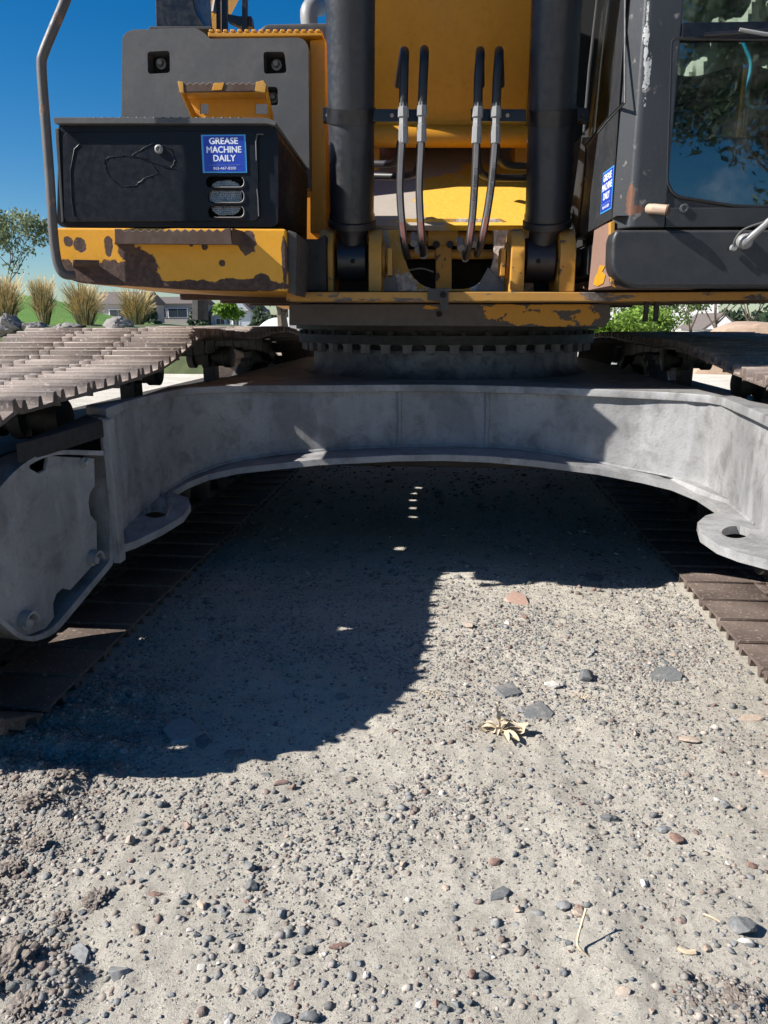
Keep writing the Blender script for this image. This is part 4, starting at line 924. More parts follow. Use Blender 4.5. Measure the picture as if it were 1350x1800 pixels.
# ------------------------------------------------------------------ BACKGROUND
def tuft_mat(name, lo, hi, z0, h):
    m = NT(name); sx = m.n('ShaderNodeSeparateXYZ'); m.set(sx.inputs[0], m.pos)
    f = m.ramp(sx.outputs[2], z0+h*.25, z0+h*.6); c = m.mix(f, lo, hi); c = m.mix(m.math('MULTIPLY', m.noise(20, 3), .5), c, tuple(x*.6 for x in hi)); return m.out(c, .8)
def hill():
    xs = np.linspace(-60, -2, 90); ys = np.linspace(17, 70, 60); X, Y = np.meshgrid(xs, ys)
    px = 797+1350*X/Y
    crest = np.interp(px, [-900, -200, 0, 60, 130, 200, 300, 420, 520], [3.6, 2.9, 2.35, 2.15, 1.75, 1.25, .75, .3, -.3])
    Z = np.clip(crest, -.3, 9)*sstep(Y, 19, 34)*(1-.0*Y)+.12*fbm(X, Y, .3, 3)-.06*(1-sstep(Y, 19, 24))
    vs = np.stack([X, Y, Z], -1).reshape(-1, 3); n, k = X.shape
    b = MB().add([tuple(v) for v in vs], [(j*k+i, j*k+i+1, (j+1)*k+i+1, (j+1)*k+i) for j in range(n-1) for i in range(k-1)])
    m = NT('lawn'); a = m.noise(.5, 4); c = m.noise(14, 5, .7); col = m.mix(m.ramp(a, .3, .7), (.10, .22, .025), (.15, .27, .04)); col = m.mix(m.math('MULTIPLY', c, .6), col, (.06, .14, .018)); m.bump(c, .08)
    o = b.build('grass_hill', m.out(col, .85), None); tag(o, kind='structure')
hill()
def leaf_cloud(name, mat, parent, blobs_, n, size, seed, flat=False):
    r = np.random.RandomState(seed); tot = sum(b[3]**2 for b in blobs_); V = []; T = []
    for bx, by, bz, br, sq in [(b+(1.,))[:5] for b in blobs_]:
        m_ = int(n*br*br/tot); d = r.normal(size=(m_, 3)); d /= np.linalg.norm(d, axis=1)[:, None]
        rad = br*(.35+.65*r.rand(m_, 1)**.5)*(1+.25*np.sin(d[:, :1]*7+bx*3)+.2*np.sin(d[:, 2:]*9+by))
        c = d*rad*np.array([1, 1, sq])+np.array([bx, by, bz])
        u = r.normal(size=(m_, 3)); u /= np.linalg.norm(u, axis=1)[:, None]; w_ = np.cross(u, r.normal(size=(m_, 3))); w_ /= np.linalg.norm(w_, axis=1)[:, None]
        s = size*r.uniform(.5, 1.3, (m_, 1)); V.append(np.stack([c-u*s, c-w_*s*.45, c+u*s, c+w_*s*.45], 1)); T.append(r.rand(m_))
    V = np.concatenate(V); T = np.concatenate(T); N = len(V); co = V.reshape(-1, 3); org = co.mean(0)
    me = bpy.data.meshes.new(name); me.vertices.add(N*4); me.vertices.foreach_set('co', (co-org).ravel()); me.loops.add(N*4); me.loops.foreach_set('vertex_index', np.arange(N*4, dtype=np.int32))
    me.polygons.add(N); me.polygons.foreach_set('loop_start', np.arange(0, N*4, 4, dtype=np.int32)); me.update()
    at = me.color_attributes.new('tone', 'FLOAT_COLOR', 'POINT'); t = np.repeat(T, 4); at.data.foreach_set('color', np.stack([t, t, t, t*0+1], -1).ravel().astype(np.float32))
    me.materials.append(mat); o = bpy.data.objects.new(name, me); COL.objects.link(o); put(o, parent, org); return o
def limb(b, p, d, L, r, depth, rg, tips):
    q = [p]; rr = [r]
    for i in range(3):
        d = (d+Vector((rg.uniform(-.2, .2), rg.uniform(-.2, .2), rg.uniform(-.05, .15)))).normalized(); q.append(q[-1]+d*L/3); rr.append(r*(1-.2*(i+1)))
    b.tube(q, rr, 6 if depth else 5)
    if depth == 0: tips.append(q[-1]); return
    for k in range(3 if depth > 1 else 3):
        nd = (d+Vector((rg.uniform(-.9, .9), rg.uniform(-.9, .9), rg.uniform(-.15, .6)))).normalized(); limb(b, q[-1], nd, L*.72, r*.5, depth-1, rg, tips)
    tips.append(q[-1])
def tree(x, y, z, h, label, mat, seed, group=None, n=4500, size=.12, blobr=.16, depth=2, name='broadleaf_tree', trunk=.3, cat='tree', rad=.05):
    t = thing(name, label, cat, (x, y, z), group); rg = random.Random(seed); b = MB(); tips = []
    b.tube([(x, y, z-.2), (x+.02*h, y, z+h*trunk*.5), (x, y, z+h*trunk)], [h*rad*.5, h*rad*.4, h*rad*.33], 8)
    for k in range(5): a = k*1.256+rg.random(); limb(b, Vector((x, y, z+h*trunk*rg.uniform(.8, 1.05))), Vector((math.cos(a)*.65, math.sin(a)*.65, rg.uniform(.6, 1.2))).normalized(), h*.27, h*rad*.2, depth, rg, tips)
    b.build('trunk', m_bark, t)
    bl = [(p.x, p.y, p.z, h*blobr*rg.uniform(.6, 1.1), .75) for p in tips]
    leaf_cloud('crown', mat, t, bl, n, size, seed); return t
g_mid = leaf_mat('green_leaf', (.05, .10, .018), (.12, .19, .035)); g_olive = leaf_mat('olive_leaf', (.08, .11, .05), (.24, .27, .15)); g_bright = leaf_mat('bright_leaf', (.07, .15, .015), (.22, .34, .04)); g_dark = leaf_mat('needle', (.02, .045, .022), (.055, .09, .045)); g_con = leaf_mat('pale_needle', (.04, .07, .035), (.12, .16, .09))  # g_bright is the lighter green foliage of two bushes and a small tree
def bgp(px, Y, z): v = P(px, 562, Y, 0); return (v.x, Y, z)
# left sparse tree
x, y, z = bgp(12, 24, 1.0); tree(x, y, z, 3.7, 'sparse leafy young tree left of the excavator deck', g_olive, 11, n=3600, size=.075, blobr=.085, depth=3, trunk=.25, rad=.035)
# ornamental grasses
def grasses(px, Y, z, h, wd, label, seed, mats):
    x, y, z = bgp(px, Y, z); t = thing('ornamental_grass', label, 'grass clump', (x, y, z), 'tall feather grasses on the bank'); rg = random.Random(seed); b = MB(); c = MB()
    for i in range(900):
        a = rg.uniform(0, 6.28); lean = rg.random()**.7*wd; hh_ = h*rg.uniform(.45, 1.08)*(1-.15*rg.random()**4); p0 = Vector((x+math.cos(a)*lean*.25, y+math.sin(a)*lean*.25, z)); p1 = p0+Vector((math.cos(a)*lean*.35, math.sin(a)*lean*.35, hh_*.6)); p2 = p1+Vector((math.cos(a)*lean*.5+rg.uniform(-.08, .12), math.sin(a)*lean*.5, hh_*.4*rg.uniform(.5, 1)))
        s = Vector((.006, 0, 0)); (b if i % 2 else c).add([p0-s, p0+s, p1+s, p1-s, p2], [(0, 1, 2, 3), (3, 2, 4)])
        if i % 2 == 0: c.add([p1-s*1.0, p1+s*1.0, p2+s*1.3, p2-s*1.3], [(0, 1, 2, 3)])
    b.build('blades', mats[0], t, smooth=False); c.build('plumes', mats[1], t, smooth=False)
gm1 = plain('grass_blade', (.10, .12, .035), .8, nz=.5); gm2 = plain('grass_plume', (.74, .56, .27), .85, nz=.5)
for px, hh_, wd, lb, sd_ in ((12, 1.5, .50, 'tan feather grass at the left picture edge beside the grey boulder', 1), (78, 1.45, .34, 'tan feather grass second from the left, under the sparse tree', 2), (150, 1.35, .55, 'bushy brown feather grass in the middle of the bank', 3), (240, 1.15, .5, 'widest golden feather grass in front of the house', 4)):
    grasses(px, 20, .93-.0*px, hh_*(.92 if px < 200 else .9), wd, lb, sd_, (gm1, gm2))
def rockmesh(name, c, r, mat, seed, sub=2, amp=.3, rot=0, parent=None, flat=False, tilt=0):
    rg = np.random.RandomState(seed); v, f = ico(sub); n = v.copy()
    for k in range(11 if sub < 3 else 8):
        d = rg.normal(size=3); d /= np.linalg.norm(d); s = v@d; off = rg.uniform(.38, .80); n -= d*np.maximum(n@d-off, 0)[:, None]*.9
    n *= 1+amp*.35*np.sin(v@rg.normal(size=3)*4+1)[:, None]+amp*.2*rg.uniform(-1, 1, (len(v), 1))*(1 if sub > 1 else .6)
    n *= np.array(r); ca, sa = math.cos(tilt), math.sin(tilt); n = n@np.array([[ca, 0, sa], [0, 1, 0], [-sa, 0, ca]]); ca, sa = math.cos(rot), math.sin(rot); n = n@np.array([[ca, sa, 0], [-sa, ca, 0], [0, 0, 1]])
    me = bpy.data.meshes.new(name); me.from_pydata([tuple(p) for p in n], [], [tuple(int(i) for i in q) for q in f]); me.materials.append(mat)
    if sub > 1: me.shade_smooth(); me.set_sharp_from_angle(angle=R_(28))
    o = bpy.data.objects.new(name, me); COL.objects.link(o); put(o, parent, c); return o
m_boul = plain('boulder', (.22, .205, .195), .9, nz=.6, sc=3)
for px, wd, hh_, lb in ((15, .42, .42, 'large rough grey boulder at the left picture edge'), (60, .3, .16, 'low pale boulder between the two left grasses'), (128, .34, .15, 'low flat boulder in front of the brown grass'), (205, .42, .24, 'pointed grey boulder left of the golden grass'), (105, .22, .1, 'small pale boulder on the bank edge')):
    x, y, z = bgp(px, 17.5, 1.0); tag(rockmesh('boulder', (x, y, z-.05), (wd*.9, .4, hh_), m_boul, int(px)+3, 3), lb, 'boulder', 'boulders along the bank')
# a low retaining berm carrying the planting
bb_ = MB(); xs = np.linspace(-14, -1.5, 60)
pts = [(float(x), 1.0*float(sstep(np.array(-x), 2.2, 6.2))-.02+.03*math.sin(x*3)) for x in xs]
vs = []; fs = []
for x, h_ in pts: vs += [(x, 16.5, -.05), (x, 17.4, h_), (x, 20.8, h_+.03), (x, 23, -.05)]
for i in range(len(pts)-1):
    for k in range(3): fs.append((i*4+k, (i+1)*4+k, (i+1)*4+k+1, i*4+k+1))
tag(bb_.add(vs, fs).build('planted_bank', plain('bank_soil', (.075, .095, .035), .95, nz=.6, sc=5), None), kind='structure')
# houses
m_side = NT('siding'); sx = m_side.n('ShaderNodeSeparateXYZ'); m_side.set(sx.inputs[0], m_side.pos)
m_side = m_side.out(m_side.mix(m_side.ramp(m_side.math('FRACT', m_side.math('MULTIPLY', sx.outputs[2], 5)), .8, .95), (.34, .32, .29), (.22, .21, .19)), .8)
m_side2 = plain('blue_grey_siding', (.34, .38, .42), .8, nz=.2, sc=2); m_roof = plain('shingle', (.12, .10, .09), .9, nz=.4, sc=4); m_win = plain('window_glass', (.03, .04, .05), .15); m_trim = plain('white_trim', (.7, .7, .7), .6)
def house(px0, px1, Y, wall_h, roof_h, label, mat, wins, z0=-.1, gable=False):
    x0, x1 = bgp(px0, Y, 0)[0], bgp(px1, Y, 0)[0]; t = thing('house', label, 'house', ((x0+x1)/2, Y, z0)); D = 8
    MB().box(x0, x1, Y, Y+D, z0, z0+wall_h).build('wall', mat, t, .02)
    zt = z0+wall_h+.01; e = .4
    if gable: MB().prism([(x0-e, Y-e, zt), (x1+e, Y-e, zt), ((x0+x1)/2, Y-e, zt+roof_h)], (0, D+2*e, 0)).build('roof', m_roof, t); MB().prism([(x0, Y-e-.03, zt+.03), (x1, Y-e-.03, zt+.03), ((x0+x1)/2, Y-e-.03, zt+roof_h-.25)], (0, .02, 0)).build('gable', mat, t)
    else: MB().prism([(x0-e, Y-e, zt), (x0-e, Y+D+e, zt), (x0-e, Y+D/2, zt+roof_h)], (x1-x0+2*e, 0, 0)).build('roof', m_roof, t)
    for cx, cz, ww, wh in wins:
        x = x0+(x1-x0)*cx; wi = MB().box(x-ww/2-.1, x+ww/2+.1, Y-.06, Y-.002, z0+cz-.1, z0+cz+wh+.1).build('window', m_trim, t)
        for k in range(2): MB().box(x-ww/2+k*ww/2+.03, x-ww/2+(k+1)*ww/2-.03, Y-.09, Y-.065, z0+cz, z0+cz+wh).build('pane', m_win, wi)
W6 = [(.12, 1.0, 1.2, 1.3), (.12, 3.7, 1.2, 1.3), (.5, 3.7, 1.6, 1.3), (.85, 3.7, 1.2, 1.3), (.5, 1.0, 1.6, 1.3), (.85, 1.0, 1.2, 1.3)]
house(162, 248, 95, 3.1, 1.6, 'tan two-storey house behind the brown grass', m_side, [(.55, 1.1, 2.2, 1.3)])
house(262, 345, 105, 3.35, 1.0, 'long grey-tan house with brown roof behind the conifer', m_side, [(.62, 1.6, 2.6, 1.1), (.25, 1.6, 1.6, 1.1)])
house(371, 404, 110, 2.0, 1.4, 'small blue-grey house right of the conifer', m_side2, [(.5, .6, 1.2, .8)])
house(404, 440, 90, 2.2, 1.6, 'pale blue shed with a pointed gable', m_side2, [(.3, .5, .7, 1.0)], gable=True)
house(1240, 1300, 80, .3, 1.6, 'pale peaked tent roof beyond the right track', m_trim, [], gable=True)
# conifers
def conifer(px, Y, z, h, label, seed):
    x, y, z = bgp(px, Y, z); t = thing('conifer', label, 'tree', (x, y, z), 'dark conifers near the houses'); MB().tube([(x, y, z-.2), (x, y, z+h)], [h*.03, h*.006], 7).build('trunk', m_bark, t)
    bl = []; rg = random.Random(seed)
    for k in range(46):
        f = k/45; a = k*2.4; r = h*.30*(1-f)*rg.uniform(.6, 1.1); bl.append((x+math.cos(a)*r, y+math.sin(a)*r, z+h*(.08+.9*f)-r*.15, h*.085*(1.1-f*.7), .45))
    leaf_cloud('crown', g_con, t, bl, 4200, .11, seed)
conifer(347, 38, .0, 2.3, 'broad dark conifer between the two tan houses', 21); conifer(262, 40, .1, 2.4, 'narrow dark conifer behind the golden grass', 22); conifer(456, 36, .1, 2.0, 'conifer beside the pale blue shed', 23)
x, y, z = bgp(402, 70, 0); tree(x, y, z, 3.2, 'small round bright tree between the sheds', g_bright, 31, n=1800, size=.2, blobr=.16, depth=1)
x, y, z = bgp(495, 30, -.1); tree(x, y, z, 3.4, 'dark-trunked tree just left of the slew ring', g_olive, 32, n=2200, size=.12, blobr=.15, depth=1, trunk=.45, rad=.16)
b = MB().lathe(bgp(455, 30, -.1), (0, 0, 1), [(0, .22), (.85, .25), (.95, .25), (1.0, .12)], 20); tag(b.build('green_barrel', plain('green_plastic', (.02, .30, .16), .5), None), 'bright green barrel seen over the left track', 'barrel')
x, y, z = bgp(490, 34, 0); tag(MB().lathe((x, y, z), (0, 1, 0), [(0, 1.05), (.1, 1.25), (3, 1.25)], 32).build('white_tank', m_trim, None), 'rounded white tank beyond the left track', 'tank')
x, y, z = bgp(522, 14, 0); tag(MB().box(x-.16, x+.16, y, y+.3, -.1, 1.9).build('concrete_post', plain('concrete', (.33, .34, .33), .9, nz=.3, sc=5), None, .03), 'pale concrete post beside the slew ring', 'post')
# right side planting
for px, Y, h, lb, mt, n, s_, sd_ in ((1085, 22, 2.3, 'bright green bush just right of the slew ring', g_bright, 7000, .055, 41), (1128, 24, 2.6, 'rounded bright green bush under the hanging studs', g_bright, 7000, .06, 42), (1170, 26, 3.2, 'tall loose shrub beneath the cab', g_mid, 5000, .07, 43), (1215, 30, 4.2, 'thin tree with pale leaves beneath the cab', g_olive, 2600, .09, 44), (1258, 34, 5.0, 'thin dark-trunked tree left of the tent roof', g_mid, 2600, .11, 45), (1320, 36, 5, 'bare branching tree at the right picture edge', g_dark, 1600, .12, 46), (1410, 30, 4, 'leafy tree just beyond the right picture edge', g_mid, 4000, .1, 47)):
    x, y, z = bgp(px, Y, -.1); tree(x, y, z, h, lb, mt, sd_, n=n, size=s_, blobr=.20 if h < 2.7 else .12, depth=1 if h < 3 else 2, trunk=.10 if h < 2.7 else .22, rad=.04, name='shrub' if h < 2.7 else 'broadleaf_tree', cat='shrub' if h < 2.7 else 'tree')
x, y, z = bgp(1335, 17, 0); dm = rockmesh('dirt_mound', (x+.9, y+1, .0), (2.1, 1.6, 1.36), plain('dirt', (.36, .26, .19), .95, nz=.3, sc=8), 5, 3, .12); tag(dm, 'light brown dirt mound beyond the right track', 'mound')
x, y, z = bgp(1235, 60, 0); tag(MB().box(x-6, x+14, 100, 106, -.2, 4.6).build('white_building', plain('white_wall', (.75, .75, .74), .7, nz=.1, sc=1), None, .05), 'long white building glowing behind the right-hand trees', 'building')
rg = random.Random(99)
# far tree line to close the horizon
b_far = []
for i in range(70): b_far.append((-150+i*4.3, 190+rg.uniform(-10, 10), rg.uniform(0, 1), rg.uniform(2.5, 4.2), .8))
o = leaf_cloud('distant_wood', g_dark, None, b_far, 14000, 1.1, 77); tag(o, 'far dark line of woods on the horizon', 'woods', kind='stuff')
# another machine's yellow arm far behind
ya = thing('machine_arm', 'yellow machine arm rising in the distance behind the black post', 'machine arm', tuple(P(365, 60, 14, 0)*1.0))
MB().prism([P(x, y, 14, 0) for x, y in ((352,-60),(420,-60),(372,34),(360,40),(354,28))], (0, .6, 0)).build('arm_body', m_yel, ya, .01)
for x0, x1 in ((362, 350), (376, 360)): MB().tube([P(x0+8, -30, 13.9, 0), P(x0, 22, 13.9, 0)], .05, 8).build('arm_hose', m_rub, ya)
MB().tube([P(352, 20, 14.2, 0), P(352, 562, 14.2, 0)], .15, 8).build('arm_leg', m_dark, ya)
# tall tree behind the photographer, mirrored in the cab window
tree(8.6, -8.5, 0, 8.6, 'tall spreading tree standing behind the camera', g_dark, 61, n=42000, size=.075, blobr=.09, depth=3, trunk=.20, rad=.035)

# ------------------------------------------------------------------ LOOSE STONES AND DEBRIS
def smat(name, c, nz=.4): 
    m = NT(name); b = m.noise(120, 5, .7); a = m.noise(25, 3); col = m.mix(m.math('MULTIPLY', m.ramp(b, .4, .7), nz), c, tuple(min(1, x*1.9+.05) for x in c)); col = m.mix(m.math('MULTIPLY', m.ramp(a, .5, .7), .35), col, (.38, .34, .31)); m.bump(b, .002); return m.out(col, .75, spec=.3)
SM = {'grey': smat('grey_stone', (.19, .195, .195)), 'dark': smat('dark_stone', (.105, .11, .112)), 'tan': smat('tan_stone', (.30, .24, .19)), 'red': smat('reddish_stone', (.17, .105, .085)), 'pale': smat('pale_stone', (.42, .40, .37)), 'clod': smat('dirt_clod', (.15, .125, .105), .6), 'rust': smat('rust_flake', (.30, .20, .16), .3)}
def stone(px, py, wpx, hpx, col, label, name='stone', flat=.5, rot=0, sub=2, amp=.25, tilt=0, cat='stone', group=None):
    g = PG(px, py); d = (g-C0).dot(FW); s = d/FOC; fz = float(gh(np.array([g.x]), np.array([g.y]))[0]); sin_ = (CAM_H)/(g-C0).length
    rx_ = wpx*s/2; ry_ = max(hpx*s/2/max(sin_, .3)*(.9 if flat < .3 else .7), .004); rz = max(min(rx_, ry_)*flat, .0035)
    if flat < .3:                             # slate: an irregular thin plate
        q = random.Random(int(px*13+py)); k = q.choice((5, 6, 7)); th = .0035+.10*min(rx_, ry_); pts = []
        for i in range(k):
            a = 2*math.pi*(i+q.uniform(-.28, .28))/k; r = q.uniform(.66, 1.18); x_, y_ = math.cos(a)*rx_*r, math.sin(a)*ry_*r
            pts.append((x_*math.cos(rot)-y_*math.sin(rot), x_*math.sin(rot)+y_*math.cos(rot)))
        n0 = Vector((q.uniform(-.12, .12), q.uniform(-.25, .0), 1)); fr = [Vector((g.x+x_, g.y+y_, fz-.001-(x_*n0.x+y_*n0.y))) for x_, y_ in pts]
        mb = MB(); c0 = sum(fr, Vector())/k; up_ = [c0+(p-c0)*q.uniform(.84, .97)+Vector((0, 0, th*q.uniform(.8, 1.3))) for p in fr]; ct = c0+Vector((0, 0, th*1.25))
        mb.add(fr+up_+[ct], [(i, (i+1) % k, (i+1) % k+k, i+k) for i in range(k)]+[(i+k, (i+1) % k+k, 2*k) for i in range(k)]+[tuple(range(k-1, -1, -1))])
        return tag(mb.build(name, SM[col], None, .0008, seg=1), label, cat, group)
    o = rockmesh(name, (g.x, g.y, fz+rz*.45), (rx_, ry_, rz), SM[col], int(px*7+py) % 9973, sub, amp, rot, tilt=tilt); return tag(o, label, cat, group)
D = [(950,1256,76,44,'dark','largest flat slate piece beside the dry husk',.22,.1),(893,1217,54,28,'dark','long thin slate piece above the dry husk',.2,-.5),(1170,1189,62,24,'dark','oval flat slate chip near the right track',.2,0),
(1035,1013,52,14,'dark','flat dark flake lying in the shade edge',.2,0),(972,1207,36,18,'pale','whitish crumbly stone between the slate pieces',.5,0),(1030,1197,40,20,'dark','dark jagged stone behind the whitish one',.7,.3),(915,1250,30,20,'grey','small grey chip touching the largest slate',.3,0),
(1320,1268,54,14,'tan','long tan flake at the right picture edge',.25,.1),(1212,1307,36,16,'tan','tan wedge stone right of the slate pieces',.4,-.3),(1343,1365,40,22,'tan','tan flake cut by the right picture edge',.3,0),
(227,1485,21,20,'tan','round tan pebble casting a shadow, alone left of centre',.9,0),(207,1712,38,34,'grey','smooth oval grey stone near the bottom left',.8,.7),(133,1678,60,44,'grey','flat grey slab leaning up near the bottom left',.25,.5),
(438,1528,28,22,'dark','round dark grey pebble left of centre foreground',.8,0),(330,1457,18,26,'red','reddish brown upright chip left of centre',.6,.8),(356,1595,21,22,'tan','round tan pebble in the middle foreground',.85,0),(276,1572,30,14,'red','flat reddish stone left foreground',.4,.2),
(878,1573,28,44,'dark','pointed dark slate sliver right of centre',.25,-.9),(912,1602,18,18,'tan','round tan pebble with a crisp shadow',.95,0),(870,1521,38,18,'red','brown wedge stone above the slate sliver',.6,0),(1306,1640,48,52,'dark','dark rough rock at the lower right',.8,.3),(1306,1668,34,26,'pale','pale chunk under the dark rough rock',.6,0),
(598,1665,48,14,'red','long reddish stone lying slanted near the bottom',.7,.35),(540,1790,44,26,'dark','dark stone on the bottom picture edge',.8,0),(1096,1755,32,24,'tan','grey-tan pebble near the lower right',.7,.3),(830,1720,20,20,'red','brown pebble of the touching pair',.9,0),(851,1719,22,22,'dark','blue-grey pebble of the touching pair',.9,0),
(825,1765,24,20,'dark','dark pebble in the trio at the bottom',.8,0),(783,1775,18,16,'dark','left dark pebble in the bottom trio',.8,0),(802,1768,24,18,'grey','middle grey pebble in the bottom trio',.8,0),(240,1638,26,26,'tan','knobbly tan stone left foreground',.9,0),(440,1562,26,26,'dark','angular dark stone below the round dark pebble',.7,.4),
(495,1605,20,24,'grey','upright pale grey chip in the lower centre',.8,0),(540,1672,24,28,'dark','dark angular stone at lower centre left',.7,0),(1015,1610,26,28,'tan','square tan stone with shadow right foreground',.8,0),(990,1595,34,24,'grey','grey broken stone beside the square tan one',.6,.2),
(1165,1460,28,20,'grey','grey angular stone in the right gravel bank',.7,0),(1185,1477,26,30,'red','brown-grey stone in the right gravel bank',.6,.5),(1070,1447,34,18,'dark','dark wedge stone on the gravel ridge',.7,0),(1320,1530,26,14,'red','reddish bean-shaped stone far right',.7,-.3),(490,1795,40,36,'grey','large grey stone at the bottom picture edge',.8,.2),
(455,1745,30,24,'dark','dark blocky stone at lower left centre',.7,.1),(815,1100,0,0,'tan','',0,0),(826,1102,18,16,'tan','pale round pebble on the shadow boundary',.8,0),(318,1290,66,48,'grey','flat crusted slab in the shade at left',.16,.3),(355,1305,32,34,'dark','dark flat stone beside the crusted slab',.2,.4),(410,1330,50,22,'dark','dark lump near the shadow edge at left',.35,.4),
(468,1365,26,12,'dark','dark chip just outside the shadow edge',.5,0),(490,1378,40,12,'red','reddish slanted chip outside the shadow edge',.4,.3),(516,1382,14,14,'red','small orange-brown pebble near the shadow edge',.8,0),(1050,1330,0,0,'grey','',0,0),(597,1227,24,18,'dark','small dark stone lying in the deep shade',.5,0),(870,1310,0,0,'tan','',0,0)]
for a in D:
    if a[2]: stone(a[0], a[1], a[2], a[3], a[4], a[5], flat=a[6], rot=a[7])
from mathutils import noise as mn
def clod(px, py, wpx, hpx, label):
    g = PG(px, py); s_ = (g-C0).dot(FW)/FOC; a, h_ = wpx*s_/2.3, wpx*s_*.16; d_ = hpx*s_/1.3
    v, f = ico(4); out = []; q = Vector((px*.13, py*.17, 0))
    for p in v:
        p = Vector(p); n1 = mn.noise(p*1.6+q); n2 = mn.noise(p*4.5+q); n3 = mn.noise(p*11+q); c1 = mn.voronoi(p*3.2+q)[0][0]; k = 1+.35*n1+.22*n2+.10*n3-.38*c1
        out.append((p.x*a*k, p.y*d_*k, p.z*h_*k*1.3))
    me = bpy.data.meshes.new('dirt_clod'); me.from_pydata(out, [], [tuple(int(i) for i in t) for t in f]); me.materials.append(SM['clod'])
    o = bpy.data.objects.new('dirt_clod', me); COL.objects.link(o); fz = float(gh(np.array([g.x]), np.array([g.y]))[0]); put(o, None, (g.x, g.y, fz+h_*.15)); tag(o, label, 'dirt clod', 'clods of churned earth')
rf = stone(908, 1054, 44, 24, 'rust', 'curved rusty tan metal flake lying at the shade edge', 'rust_flake', .14, .2, cat='metal flake')
for px, py, w_, h_, lb in ((170,1582,60,40,'dark crumbly dirt clod left of centre foreground'), (22,1712,105,80,'big dirt clod heap in the lower left corner'), (50,1765,70,46,'second dirt clod against the heap in the lower left corner'), (105,1612,40,26,'small crumbly dirt clod below the clod left of centre'), (120,1370,80,26,'long churned dirt clod beside the left track'), (60,1420,70,28,'lower churned dirt clod at the left edge'), (1290,1775,44,38,'dirt lump in the lower right corner'), (20,1520,60,30,'dirt lump at the left edge halfway down'), (70,1490,50,26,'small dirt lump left of the tan pebble')):
    clod(px, py, w_, h_, lb)
rg = random.Random(5)
LM = [(950,1256,'largest slate'),(1170,1189,'oval slate chip'),(227,1485,'lone round tan pebble'),(207,1712,'smooth oval grey stone'),(133,1678,'leaning flat slab'),(438,1528,'round dark grey pebble'),(330,1457,'reddish upright chip'),(356,1595,'round tan middle pebble'),(276,1572,'flat reddish stone'),(878,1573,'slate sliver'),(912,1602,'round tan shadowed pebble'),(870,1521,'brown wedge stone'),(1306,1640,'dark rough rock'),(598,1665,'long reddish stone'),(1096,1755,'grey-tan pebble'),(840,1720,'touching pebble pair'),(800,1768,'bottom pebble trio'),(240,1638,'knobbly tan stone'),(495,1605,'upright pale chip'),(540,1672,'dark angular stone'),(1015,1610,'square tan stone'),(1165,1460,'gravel bank stones'),(1070,1447,'dark wedge stone'),(1320,1530,'reddish bean-shaped stone'),(490,1790,'large bottom-edge stone'),(880,1290,'corn husk'),(908,1054,'rusty metal flake'),(170,1582,'crumbly dirt clod'),(490,1378,'reddish slanted chip'),(1020,1675,'bent straw'),(1212,1307,'tan wedge stone'),(972,1207,'whitish crumbly stone'),(1343,1365,'right-edge tan flake'),(690,1480,'open dust in the centre'),(650,1600,'central foreground dust')]
CN = {'grey': 'blue-grey', 'dark': 'near-black', 'tan': 'tan', 'red': 'reddish brown', 'pale': 'whitish'}
used = {}
for i in range(230):
    py = 1370+430*rg.random()**.8 if i < 190 else rg.uniform(1080, 1340); px = rg.uniform(10, 1340) if i < 190 else rg.uniform(800, 1330)
    c = rg.choice(('grey', 'grey', 'dark', 'tan', 'red', 'grey', 'dark', 'pale')); wd = rg.uniform(9, 22)*(.6+.4*(py-1050)/750); fl = rg.uniform(.45, .9); asp = rg.uniform(.6, 1)
    l = min(LM, key=lambda q: (q[0]-px)**2+(q[1]-py)**2*2); dx, dy = px-l[0], py-l[1]; dd = math.hypot(dx, dy)
    dr = ('right of' if dx > 0 else 'left of') if abs(dx) > abs(dy)*2 else (('behind' if dy < 0 else 'in front of') if abs(dy) > 2*abs(dx) else (('behind and ' if dy < 0 else 'in front and ')+('right of' if dx > 0 else 'left of')))
    lb = f"{'tiny' if wd < 9 else 'small' if wd < 14 else 'larger'} {'flat' if fl < .6 else 'rounded' if asp > .8 else 'oblong'} {CN[c]} pebble {'just' if dd < 35 else 'a little' if dd < 80 else 'well'} {dr} the {l[2]}"
    if len(lb.split()) > 15: lb = lb.replace(' rounded', '').replace(' oblong', '').replace(' a little', '')
    if lb in used: lb += ' nearer the camera' if py > used[lb] else ' farther from the camera'
    used[lb] = py
    stone(px, py, wd, wd*asp, c, lb, 'pebble', fl, rg.uniform(0, 3), 1, .35, cat='pebble', group='loose pebbles on the dusty ground')
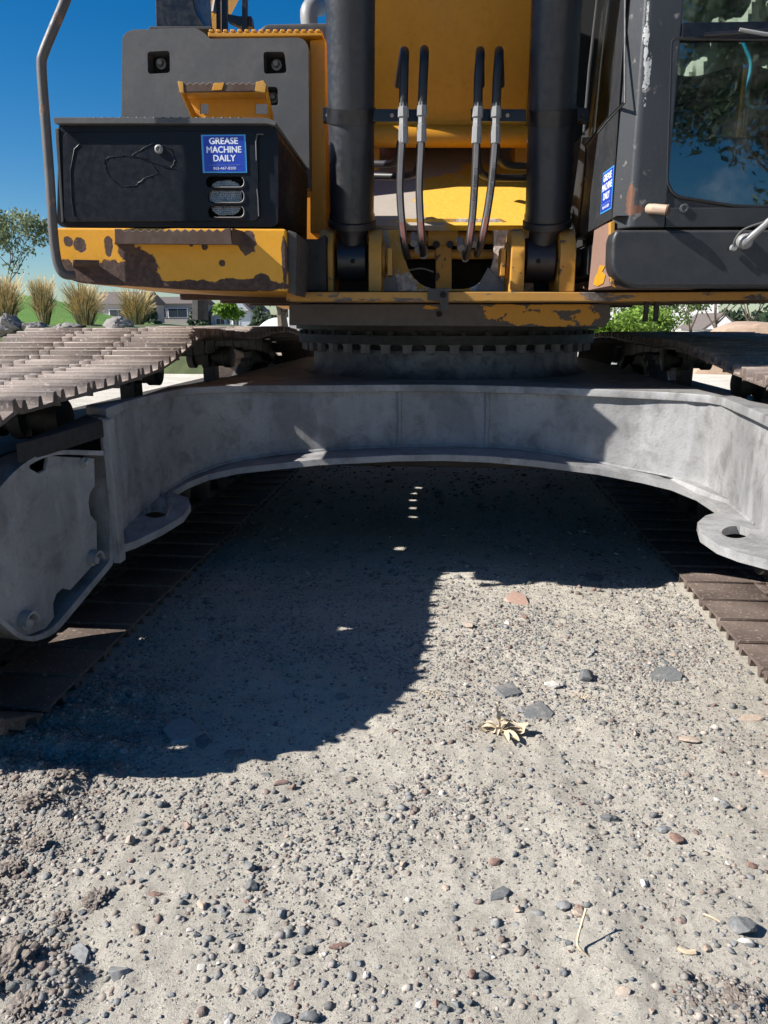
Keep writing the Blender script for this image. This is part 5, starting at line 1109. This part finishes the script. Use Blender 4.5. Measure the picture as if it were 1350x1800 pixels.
# dry corn husk
m_husk = plain('dry_husk', (.50, .41, .29), .8, nz=.4, sc=40)
def blade(b, pts, w0):
    pts = catmull(pts, 5); k = len(pts)
    for i in range(k-1):
        t = (pts[i+1]-pts[i]).normalized(); s = t.cross(ZV); s = s.normalized() if s.length > .1 else Vector((1, 0, 0)); a = w0*math.sin(math.pi*min(.97, (i+.6)/k)); c = w0*math.sin(math.pi*min(.97, (i+1.6)/k))
        u = Vector((0, 0, a*.5)); v = Vector((0, 0, c*.5)); b.add([pts[i]-s*a+u, pts[i], pts[i]+s*a+u, pts[i+1]-s*c+v, pts[i+1], pts[i+1]+s*c+v], [(0, 1, 4, 3), (1, 2, 5, 4)])
def husk_cup(c, r, parent):
    vs = []; fs = []; nu, nv = 14, 7; q = random.Random(3)
    for j in range(nv):
        for i in range(nu):
            a = -.6+4.2*i/(nu-1); f = j/(nv-1); rr = r*(.35+.65*f)*(1+.18*math.sin(a*5)+q.uniform(-.08, .08)); vs.append(c+Vector((math.cos(a)*rr*1.3, math.sin(a)*rr, .002+r*.75*f*f*(1+.3*math.sin(a*3+1))+q.uniform(-.002, .002))))
    for j in range(nv-1):
        for i in range(nu-1): a = j*nu+i; fs.append((a, a+1, a+nu+1, a+nu))
    MB().add(vs, fs).build('husk_cup', m_husk, parent)
hk = thing('corn_husk', 'dry straw-coloured corn husk shreds in the sunlit gravel', 'husk', tuple(PG(880, 1292)))
c = PG(878, 1290)+ZV*.01
husk_cup(PG(902, 1292)+ZV*.006, .030, hk); husk_cup(PG(858, 1290)+ZV*.004, .020, hk)
for i, (dx, dy, dz, w_) in enumerate(((-.05,.005,.012,.012),(-.045,.02,.02,.006),(-.015,.03,.075,.0045),(-.005,.01,.06,.005),(-.022,-.02,.05,.004),(.02,-.07,.012,.012),(.05,-.06,.008,.014),(.06,.005,.015,.014),(.07,-.01,.01,.010),(.03,.02,.025,.014),(-.01,-.05,.02,.005),(.0,-.03,.04,.004))):
    b = MB(); blade(b, [c, c+Vector((dx*.5, dy*.5, dz*.9)), c+Vector((dx, dy, dz*.6 if dz < .04 else dz))], w_); b.build('husk_shred', m_husk, hk)
def straw(pts, lb, w_=.0025, cat='straw'):
    b = MB(); base = [PG(x, y)+ZV*z for x, y, z in pts]; b.tube(catmull(base, 4), w_, 6); tag(b.build('straw', m_husk, None), lb, cat)
straw([(1040,1690,.004),(1017,1682,.02),(1014,1672,.03),(1026,1655,.075)], 'bent yellow straw standing up in the lower right gravel')
straw([(1236,1614,.01),(1252,1622,.012),(1274,1630,.006)], 'short pale straw left of the dark rough rock')
straw([(1190,1674,.01),(1206,1680,.008),(1222,1681,.01)], 'thick brown straw stub below the pale straw', .005)
def weed(px, py, lb):
    t = thing('dry_weed', lb, 'weed', tuple(PG(px, py))); c = PG(px, py)
    for i in range(9): a = i*.7; b = MB(); b.tube([c, c+Vector((math.cos(a)*.02, math.sin(a)*.015, .018)), c+Vector((math.cos(a)*.04, math.sin(a)*.03, .012))], .0012, 5); b.build('stalk', m_husk, t)
weed(765, 1226, 'tiny dry weed on the shadow boundary'); weed(1022, 1230, 'tiny dry weed right of the flat slate')
